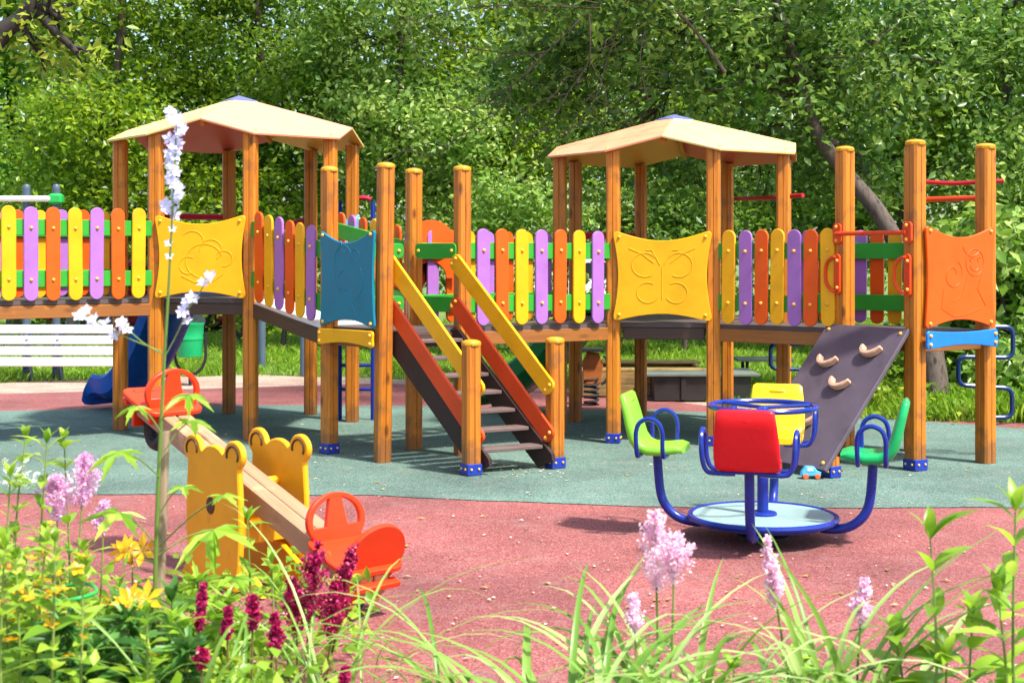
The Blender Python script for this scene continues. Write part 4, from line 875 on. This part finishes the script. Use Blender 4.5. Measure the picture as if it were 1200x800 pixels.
# the wood beyond
k = clumps((0, 45, 5), (30, 4.5, 6.5), 800, .0); k = k[k[:, 2] > .2]
o = leafcloud(leaves_at(k, 75, .7), .26, LF['dark'], 'far_wood', None); o['kind'] = 'stuff'
for i, px in enumerate((82, 655, 820)):
    D = 23+i; x = (px-600)/1650*D
    o = MB().tube(smoothpath([(x, D, -.05), (x+.05, D, 2), (x-.1, D, 5)], 5), .07 if px == 82 else .12, 8).build('tree_stem', M['greybark' if px == 82 else 'darkbark'])
    tag(o, ('pale grey slim stem behind the left picket bridge', 'dark bare stem seen left of the right tower', 'dark bare stem seen under the right tower roof')[i], 'tree stem')
def blades(name, n, fx, y0, y1, h0, h1, wd, m, lo=None):
    y = y0+(y1-y0)*nrg.random(n)**1.25; x = nrg.uniform(fx[0], fx[1], n)*y
    yb = np.interp(x, [a for a, b in BS], [b for a, b in BS]); k = y > yb-.08+nrg.exponential(.05, n)*0; k &= (np.abs(nrg.normal(size=n)) < 3)
    x, y = x[k], y[k]; n = len(x); h = nrg.uniform(h0, h1, n)*(.6+.6*(np.sin(x*2.1+y*1.3)*.5+.5)); a = nrg.uniform(0, 6.28, n); l = nrg.normal(size=(n, 2))*.45
    V = np.empty((n, 4, 3)); dx, dy = np.cos(a)*wd, np.sin(a)*wd
    V[:, 0] = np.stack([x-dx, y-dy, np.full(n, -.014)], 1); V[:, 1] = np.stack([x+dx, y+dy, np.full(n, -.014)], 1)
    V[:, 2] = np.stack([x+dx*.6+l[:, 0]*h*.4, y+dy*.6+l[:, 1]*h*.4, h*.65], 1); V[:, 3] = np.stack([x+l[:, 0]*h, y+l[:, 1]*h, h], 1)
    b = np.arange(n)*4; tri = np.stack([b, b+1, b+2, b, b+2, b+3], 1).reshape(-1)
    me = bpy.data.meshes.new(name); me.vertices.add(n*4); me.vertices.foreach_set('co', V.reshape(-1).astype('f')); me.loops.add(n*6); me.loops.foreach_set('vertex_index', tri.astype('i')); me.polygons.add(n*2)
    me.polygons.foreach_set('loop_start', np.arange(0, n*6, 3, dtype='i')); me.polygons.foreach_set('loop_total', np.full(n*2, 3, 'i')); me.materials.append(m); me.update(calc_edges=True)
    o = link(name, me); o['kind'] = 'stuff'
blades('grass', 130000, (-.42, .42), 12, 32, .05, .15, .007, LF['grass'])
blades('tall_grass', 9000, (.27, .42), 11.5, 15.5, .08, .24, .009, LF['grass'])
cl = np.stack([nrg.uniform(3.2, 6.2, 120), nrg.uniform(12.9, 16, 120), nrg.uniform(.04, .22, 120)], 1); cl = cl[cl[:, 1] > np.interp(cl[:, 0], [a for a, b in BS], [b for a, b in BS])]
leafcloud(leaves_at(cl, 26, .13), .075, LF['mid'], 'ground_cover')
# ------------------------------------------------------------------ the flower bed in front
BEDF = [(-3.4, 6.0), (-2.6, 6.0), (-2.0, 5.9), (-1.4, 5.55), (-.9, 5.0), (-.3, 4.55), (3, 4.5)]
sheet('flower_bed_soil', [(-3.4, 1), (3, 1)], BEDF, .012, M['soil'], [x*.1 for x in range(-34, 31)], wob=.04)
def leafmesh(name, L, W, m, lob=None, droop=.25, fold=.12):
    b = MB()
    if lob is None:
        n = 5; vs = [(0, 0, 0)]; fs = []
        for i in range(1, n):
            t = i/n; w_ = W*math.sin(math.pi*t**.8)/1; z = -droop*L*t*t+.08*L*math.sin(math.pi*t)
            vs += [(-w_/2, L*t, z+fold*w_), (0, L*t, z), (w_/2, L*t, z+fold*w_)]
        vs.append((0, L, -droop*L)); e = len(vs)-1
        fs += [(0, 2, 1), (0, 3, 2)]
        for i in range(n-2): k = 1+3*i; fs += [(k, k+1, k+4, k+3), (k+1, k+2, k+5, k+4)]
        k = 1+3*(n-2); fs += [(k, k+1, e), (k+1, k+2, e)]
        b.add(vs, fs)
    else:
        vs = [(0, 0, 0)]; out = []
        for j, (ang, ln) in enumerate(lob):
            for da, f in ((-.30, .42), (-.2, .72), (-.10, .70), (0, 1), (.10, .72), (.2, .70), (.30, .42)):
                a = math.radians(ang)+da*.9; r = L*ln*f; out.append((r*math.sin(a), r*math.cos(a)+0.0, -droop*r*r/L+.05*L*abs(da)*2))
        vs += out; b.add(vs, [(0, i+1, i) for i in range(1, len(out))])
    return b.mesh(name, m, 60)
PALM = [(-115, .62), (-58, .9), (0, 1.0), (58, .9), (115, .62)]
def flowermesh(name, R, m, n=5, wd=.62, cup=.25):
    b = MB()
    for k in range(n):
        a = 2*math.pi*k/n; T = Rz(a)
        b.add([(0, 0, 0), (-R*wd*.5, R*.55, R*cup*.6), (0, R*.5, R*cup*.35), (R*wd*.5, R*.55, R*cup*.6), (0, R, R*cup*.8)], [(0, 2, 1), (0, 3, 2), (1, 2, 4), (2, 3, 4)], 0, T)
    return b.mesh(name, m, 80)
LM = {'lance': [leafmesh('leaf', .105*s, .032*s, LF['bed'], None, d) for s, d in ((1, .2), (1.2, .45), (.8, .1))], 'lancedark': [leafmesh('leaf', .11*s, .04*s, LF['beddark'], None, d) for s, d in ((1, .3), (1.25, .5), (.8, .1))],
      'narrow': [leafmesh('leaf', .14*s, .020*s, LF['bed'], None, d) for s, d in ((1, .5), (1.2, .8), (.8, .2))], 'palm': [leafmesh('leaf', .105*s, 0, LF['bed'], PALM, d) for s, d in ((1, .35), (1.2, .55), (.8, .2))],
      'palmdark': [leafmesh('leaf', .10*s, 0, LF['beddark'], PALM, d) for s, d in ((1, .35), (1.2, .55), (.8, .2))], 'mint': [leafmesh('leaf', .085*s, .042*s, LF['bed'], None, d) for s, d in ((1, .15), (1.2, .35), (.75, .1))]}
FL = {'lilac': flowermesh('flower', .030, LF['lilac']), 'yellow': flowermesh('flower', .02, LF['lilyyellow']), 'lily': flowermesh('petals', .075, LF['lilyyellow'], 6, .42, .35), 'white': flowermesh('flower', .014, LF['whitefl'])}
def orient(p, az, el, roll=0., s=1.):                        # leaf local y points along azimuth and elevation
    return Tr(*p) @ Rz(az-math.pi/2) @ Matrix.Rotation(el, 4, 'X') @ Matrix.Rotation(roll, 4, 'Y') @ Matrix.Scale(s, 4)
def stempath(base, top, lean=.1, n=4):
    a, b = Vector(base), Vector(top); m = a.lerp(b, .5)+Vector((rnd.uniform(-lean, lean)*.3, rnd.uniform(-lean, lean)*.3, 0)); return smoothpath([a, m, b], n)
def along(L, t): i = min(len(L)-2, int(t*(len(L)-1))); return L[i].lerp(L[i+1], t*(len(L)-1)-i)
def leafy(name, label, base, top, kind, n, cat='plant', t0=.1, el=(.1, .6), r=.006, group=None, sc=(1.25, .6), flower=None, nf=0, stem='stem', pairs=True, tuft=True):
    t = thing(name, label, cat, (base[0], base[1], .01), 0, group); L = stempath(base, top)
    MB().tube(L, taper(r, r*.4, len(L)), 6).build('stem', LF[stem], t)
    az = rnd.uniform(0, 6.28)
    for i in range(n):
        f = t0+(1-t0)*(i//2*2 if pairs else i)/max(1, n-1); p = along(L, min(.999, f)); az += math.pi if (pairs and i % 2) else 2.4
        s = (sc[0]+(sc[1]-sc[0])*f)*rnd.uniform(.8, 1.2)
        link('leaf', rnd.choice(LM[kind]), t, orient(p, az+rnd.uniform(-.3, .3), rnd.uniform(*el)+f*.35, rnd.uniform(-.4, .4), s))
    if tuft:
        for i in range(4): link('leaf', LM[kind][2], t, orient(L[-1], az+i*1.6, rnd.uniform(.8, 1.25), 0, sc[1]))
    for i in range(nf):
        f = rnd.uniform(.62, 1); p = along(L, f)+Vector((rnd.uniform(-.04, .04), rnd.uniform(-.04, .04), rnd.uniform(0, .03))); link('flower', FL[flower], t, orient(p, rnd.uniform(0, 6.28), rnd.uniform(-.6, .9), 0, rnd.uniform(.8, 1.3)))
    return t
def plume(label, base, top, h, r, lm, cat='astilbe', leaves=3, bend=(0, 0), group=None, dens=1.):
    t = thing('astilbe', label, cat, (base[0], base[1], .01), 0, group)
    L = stempath(base, top, .05); MB().tube(L, taper(.005, .0025, len(L)), 6).build('stem', LF['rstem' if lm == 'crimson' else 'stem'], t)
    pts = []; p0 = along(L, max(0, 1-h/((Vector(top)-Vector(base)).length))); ax = Vector(top)-p0
    for i in range(int(40*dens)):
        f = rnd.random()**.9; c = p0+ax*f; rr = r*(1-f*.8)*rnd.uniform(.65, 1.15); a = rnd.uniform(0, 6.28); e = Vector((math.cos(a)*rr, math.sin(a)*rr, rr*1.0))
        for k in range(30):
            u = (k+1)/30; j = .0036*(1-u*.7); pts.append(c+e*u+Vector((0, 0, rr*.35*u*u))+Vector((rnd.gauss(0, j), rnd.gauss(0, j), rnd.gauss(0, j))))
    for k in range(70): f = rnd.random(); pts.append(p0+ax*(.2+.85*f)+Vector((rnd.gauss(0, .004), rnd.gauss(0, .004), 0)))
    leafcloud(np.array([tuple(p) for p in pts]), .0105, LF[lm], 'plume', t, up=.3, asp=.42)
    for i in range(leaves):
        p = along(L, rnd.uniform(.05, .3)); link('leaf', rnd.choice(LM['mint']), t, orient(p, rnd.uniform(0, 6.28), rnd.uniform(.2, .8), 0, 1.1))
def blade(L, az, el, curve, w_, twist=.3):
    n = 11; p = Vector((0, 0, 0)); vs = []; d = el
    for i in range(n):
        t = i/(n-1); h = Vector((math.cos(az), math.sin(az), 0)); s = Vector((-math.sin(az), math.cos(az), 0))
        up = Vector((-h.x*math.sin(d), -h.y*math.sin(d), math.cos(d)))
        ww = w_*(1-t**2.2)*(.55+.45*min(1, t*5)); vs += [p-s*ww/2+up*ww*.22, p.copy(), p+s*ww/2+up*ww*.22]
        p = p+(h*math.cos(d)+Vector((0, 0, math.sin(d))))*L/(n-1); d -= curve/(n-1)*(1+t)
    fs = []
    for i in range(n-1): k = 3*i; fs += [(k, k+1, k+4, k+3), (k+1, k+2, k+5, k+4)]
    return MB().add(vs, fs)
def strapclump(label, base, n, L=(.65, .95), w_=(.020, .032), azs=None, spread=.10, el=(1.0, 1.45), curve=(.8, 2.0), cat='grass clump', group=None):
    t = thing('strap_leaf_clump', label, cat, (base[0], base[1], .01), 0, group)
    for i in range(int(n*1.45)):
        az = rnd.uniform(0, 6.28) if azs is None else rnd.choice(azs)+rnd.gauss(0, .35)
        b = blade(rnd.uniform(*L), az, rnd.uniform(*el), rnd.uniform(*curve), rnd.uniform(*w_))
        b.build('leaf', LF['blade'], t, Tr(base[0]+rnd.gauss(0, spread*.5), base[1]+rnd.gauss(0, spread*.5), base[2]), None, 70)
def G3(px, D, z=0.012): return ((px-600)/1650*D, D, z)
# strap leaved clumps along the near edge, left to right
for px, D, n, lab, kw in ((560, 4.25, 11, 'arching pale blades leaning left over the red rubber, beside the crimson astilbe', dict(azs=[2.9, 3.3, 2.5], L=(.75, 1.05), el=(1.1, 1.4), curve=(1.4, 2.4), w_=(.010, .018))), (640, 4.0, 13, 'narrow upright strap leaves left of the pale pink plumes', {}), (705, 3.9, 16, 'dense strap leaf clump under the tallest pale pink plume', {}), (765, 4.0, 16, 'strap leaf clump just right of the twin pale pink plumes', {}), (840, 4.05, 12, 'sparse strap leaves below the carousel', {}), (905, 4.0, 14, 'strap leaf clump with long arching tips under the leaning pink plume', dict(curve=(1.2, 2.4))), (985, 4.0, 15, 'upright strap leaf clump around the short pink plume', dict(el=(1.25, 1.5), curve=(.4, 1.2))), (1060, 4.1, 9, 'thin strap leaves beneath the tall leafy stem at the right', {}), (300, 4.0, 13, 'thin blades standing among the crimson spikes', dict(w_=(.010, .017))), (395, 4.3, 9, 'few long blades bending over the crimson plume', dict(azs=[2.6, .4, 1.8], L=(.8, 1.05), w_=(.008, .014))), (230, 3.9, 12, 'strap blades in front of the yellow lilies', dict(w_=(.012, .02)))):
    strapclump(lab, G3(px, D), n, **kw)
# pink and crimson plumes
for (px, py, D, hp, rp, col, bx, lab) in ((768, 604, 4.3, .24, .085, 'palepink', 775, 'tall pale pink astilbe plume left of the carousel, the fuller one'), (790, 632, 4.2, .17, .08, 'palepink', 780, 'pale pink astilbe plume tucked against its taller twin'), (898, 632, 4.2, .22, .040, 'palepink', 938, 'slim pale pink plume leaning left below the carousel'), (1014, 680, 4.1, .15, .036, 'palepink', 1008, 'short pale pink plume among upright strap leaves'), (742, 698, 4.1, .12, .03, 'palepink', 752, 'small pale pink plume low among the strap leaves'),
    (100, 534, 4.6, .20, .075, 'pink', 92, 'bright lilac pink plume at the left, tallest of its cluster'), (66, 562, 4.6, .17, .075, 'pink', 74, 'lilac pink plume left of the tallest one'), (122, 590, 4.7, .12, .04, 'pink', 104, 'small lilac pink plume low beside the white flowers'),
    (372, 640, 4.5, .24, .075, 'crimson', 352, 'large crimson astilbe plume in front of the seesaw seat'), (414, 642, 4.6, .28, .06, 'crimson', 372, 'crimson astilbe plume leaning right over the seesaw seat'), (394, 684, 4.5, .20, .06, 'crimson', 366, 'crimson astilbe plume low in the middle of the cluster'), (342, 680, 4.5, .18, .05, 'crimson', 345, 'crimson plume at the left of the large cluster'),
    (238, 684, 4.0, .15, .022, 'crimson', 236, 'thin crimson spike left of the blades'), (267, 712, 3.95, .11, .02, 'crimson', 268, 'thin crimson spike second from the left'), (296, 698, 4.0, .12, .026, 'crimson', 292, 'crimson spike in front of the bear boards'), (236, 762, 3.8, .06, .018, 'crimson', 240, 'tiny crimson spike at the bottom edge'), (405, 782, 4.0, .06, .016, 'crimson', 396, 'tiny crimson tip low at the right of the bed'), (322, 720, 4.1, .12, .026, 'crimson', 318, 'crimson spike under the yellow plank')):
    plume(lab, G3(bx, D), tuple(P(px, py, D)), hp, rp, col, leaves=3, dens=1.5 if rp > .035 else .9)
# delphinium with its stake
def delphinium():
    D = 4.3; t = thing('delphinium', 'tall pale lilac delphinium stem rising in front of the left tower', 'delphinium', G3(180, D))
    L = smoothpath([G3(178, D), P(183, 640, D), P(190, 470, D), P(198, 330, D), P(203, 230, D), P(208, 128, D)], 6)
    MB().tube(L, taper(.008, .002, len(L)), 7).build('stem', LF['stem'], t)
    n = 38
    for i in range(n):
        y = 130+(i/n)**1.0*125; q = P(208-(y-130)*.045+rnd.uniform(-9, 9), y, D+rnd.uniform(-.025, .025)); link('flower', FL['lilac'], t, orient(q, math.pi/2+rnd.uniform(-.9, .9), rnd.uniform(.5, 1.5), 0, rnd.uniform(.6, .9)))
    for y in (268, 285, 300): link('flower', FL['lilac'], t, orient(P(200+rnd.uniform(-3, 3), y, D), 1.6, 1.1, 0, .5))
    for tip, st, fl in (((95, 366), (190, 412), 9), ((142, 378), (190, 415), 4), ((226, 348), (192, 420), 8), ((244, 322), (222, 360), 5)):
        a, b = P(*st, D), P(*tip, D-.03); S = smoothpath([a, a.lerp(b, .5)+Vector((0, 0, -.01)), b], 4); MB().tube(S, .0022, 5).build('side_stem', LF['stem'], t)
        for i in range(fl): q = along(S, .999-i*.05)+Vector((rnd.gauss(0, .010), rnd.gauss(0, .010), rnd.gauss(0, .010))); link('flower', FL['lilac'], t, orient(q, math.pi/2+rnd.uniform(-.9, .9), rnd.uniform(.5, 1.5), 0, rnd.uniform(.55, .8)))
    for tip, st, s in (((222, 462), (193, 478), .8), ((140, 528), (188, 560), .95), ((160, 476), (190, 508), .6), ((225, 492), (192, 530), .9), ((250, 620), (186, 650), 1.35), ((140, 600), (184, 640), 1.3), ((215, 570), (188, 600), .9), ((262, 580), (187, 640), 1.0), ((275, 675), (182, 700), 1.2), ((170, 690), (180, 720), 1.3), ((235, 700), (180, 740), 1.2)):
        a, b = P(*st, D), P(*tip, D+rnd.uniform(-.12, .05)); S = smoothpath([a, a.lerp(b, .5)+Vector((0, 0, .015)), b], 3); MB().tube(S, .0025, 5).build('leaf_stalk', LF['stem'], t)
        link('leaf', rnd.choice(LM['palm']), t, orient(b, math.atan2(0-.4, (b-a).x)+rnd.uniform(-.3, .3), -.15, rnd.uniform(-.3, .3), s))
    o = MB().tube([G3(181, D+.03), tuple(P(193, 505, D+.03))], .016, 10).build('wooden_stake', M['stake']); tag(o, 'round weathered wooden stake beside the delphinium stem', 'stake')
delphinium()
# yellow lilies with narrow leaves
for px, py, D, bx, lab in ((155, 640, 4.35, 150, 'yellow lily open above the green bed, the upper bloom'), (160, 702, 4.1, 140, 'yellow lily with narrow drooping leaves, the lower bloom')):
    t = leafy('lily', lab, G3(bx, D), tuple(P(px, py+6, D)), 'narrow', 30, 'lily', .2, (-.3, .3), .006, sc=(1.2, .8), pairs=False, tuft=False)
    for a in (0, 2.1, 4.0):
        q = P(px+math.cos(a)*12, py+rnd.uniform(-4, 8), D+math.sin(a)*.03); link('flower', FL['lily'], t, orient(q, math.pi/2+math.sin(a)*.7, rnd.uniform(.5, 1.2), 0, .78))
# leafy stems, left bed: loosestrife that nothing tells apart
for i in range(40):
    D = rnd.uniform(3.6, 5.2); px = rnd.uniform(-60, 175) if i < 35 else rnd.uniform(170, 330); py = 585+rnd.uniform(0, 110)+max(0, px)*.25+(50 if px > 170 else 0)
    leafy('loosestrife', 'leafy stem with yellow green leaves and small yellow flowers crowding the left flower bed', G3(px, D), tuple(P(px+rnd.uniform(-14, 14), py, D)), 'mint' if i % 3 else 'lance', 26, 'flowering plant', .25, (.0, .5), group='yellow flowered stems in the left flower bed', flower='yellow', nf=6 if px < 150 else 1, sc=(1.15, .7))
for i in range(16):
    D = rnd.uniform(3.8, 4.7); px = rnd.uniform(30, 220); py = rnd.uniform(705, 800)
    leafy('dark_leaf_plant', 'low plant with dark lobed leaves at the bottom of the left flower bed', G3(px, D), tuple(P(px+rnd.uniform(-14, 14), py, D)), 'palmdark' if i % 2 else 'lancedark', 18, 'plant', .3, (-.1, .4), group='dark leaved plants in the left flower bed', pairs=False, sc=(1.3, 1.0))
for i in range(9):
    D = rnd.uniform(4.2, 5.0); px = rnd.uniform(190, 275); py = rnd.uniform(670, 780)
    leafy('palm_leaf_plant', 'bright green lobed leaf plant between the stake and the crimson spikes', G3(px, D), tuple(P(px+rnd.uniform(-20, 20), py, D)), 'palm', 12, 'plant', .4, (-.2, .3), group='bright lobed leaf plants right of the stake', pairs=False, sc=(1.2, .9))
for px, py, D, bx, k, n, lab in ((30, 512, 4.7, 25, 'mint', 16, 'tall leafy stem at the left edge, reaching highest'), (55, 520, 4.5, 48, 'lance', 18, 'leafy stem with pointed tips right of the tallest one'), (75, 515, 4.8, 80, 'mint', 14, 'leafy stem with paired tips above the pink plumes'), (12, 560, 4.5, 12, 'lance', 18, 'leafy stem under the white flowers'),
     (1090, 632, 3.9, 1086, 'lance', 9, 'tall single leafy stem with pointed tip at the right'), (1190, 600, 3.8, 1196, 'lance', 14, 'tall leafy stem at the right edge'), (1140, 720, 4.0, 1138, 'mint', 14, 'bushy low leafy stem between the two tall right stems'), (1170, 700, 3.9, 1168, 'lance', 14, 'leafy stem just left of the right edge stem'), (1050, 745, 4.0, 1050, 'mint', 12, 'low leafy stem left of the tall single stem'), (1110, 770, 3.9, 1110, 'lance', 12, 'low leafy stem at the bottom right of the bed'), (930, 770, 4.0, 930, 'mint', 10, 'low leafy stem under the slim pink plume'), (860, 785, 4.0, 860, 'mint', 9, 'very low leafy stem below the carousel'),
     (345, 745, 4.7, 345, 'mint', 12, 'leafy stem under the crimson cluster'), (290, 610, 4.6, 285, 'lance', 12, 'thin leafy stem in front of the bear boards'), (318, 660, 4.7, 312, 'lance', 12, 'leafy stem before the yellow cross plank')):
    leafy('leafy_stem', lab, G3(bx, D), tuple(P(px, py, D)), k, n, 'plant', .35, (.1, .5), sc=(1.7, 1.25) if px > 1000 else (1.25, .8))
t = leafy('white_flowered_plant', 'small white flower heads at the left edge beside the pink plumes', G3(20, 4.7), tuple(P(22, 565, 4.7)), 'lance', 14, 'flowering plant', .3, flower='white', nf=0)
for i in range(46): link('flower', FL['white'], t, orient(P(22+rnd.gauss(0, 17), 560+rnd.gauss(0, 9), 4.7+rnd.gauss(0, .04)), rnd.uniform(0, 6.28), rnd.uniform(.2, 1.2), 0, rnd.uniform(.7, 1.1)))
o = MB().tube(smoothpath([P(46, 752, 4.2), P(47, 704, 4.2), P(60, 706, 4.1), P(90, 701, 4.05), P(113, 693, 4.15), P(100, 683, 4.35), P(60, 690, 4.4)], 6), .006, 8).build('plant_support', M['clamp']); tag(o, 'dark green wire hoop holding the plants in the left bed', 'plant support')
MBs = MB()
q = np.stack([nrg.uniform(-2.4, -.55, 150), nrg.uniform(3.3, 5.3, 150), nrg.uniform(.03, .34, 150)], 1)
leafcloud(leaves_at(q, 22, .07), .055, LF['bed'], 'bed_ground_cover')
q = np.stack([nrg.uniform(-.5, 2.2, 120), nrg.uniform(3.2, 4.4, 120), nrg.uniform(.02, .16, 120)], 1)
leafcloud(leaves_at(q, 16, .07), .05, LF['bed'], 'edge_ground_cover')
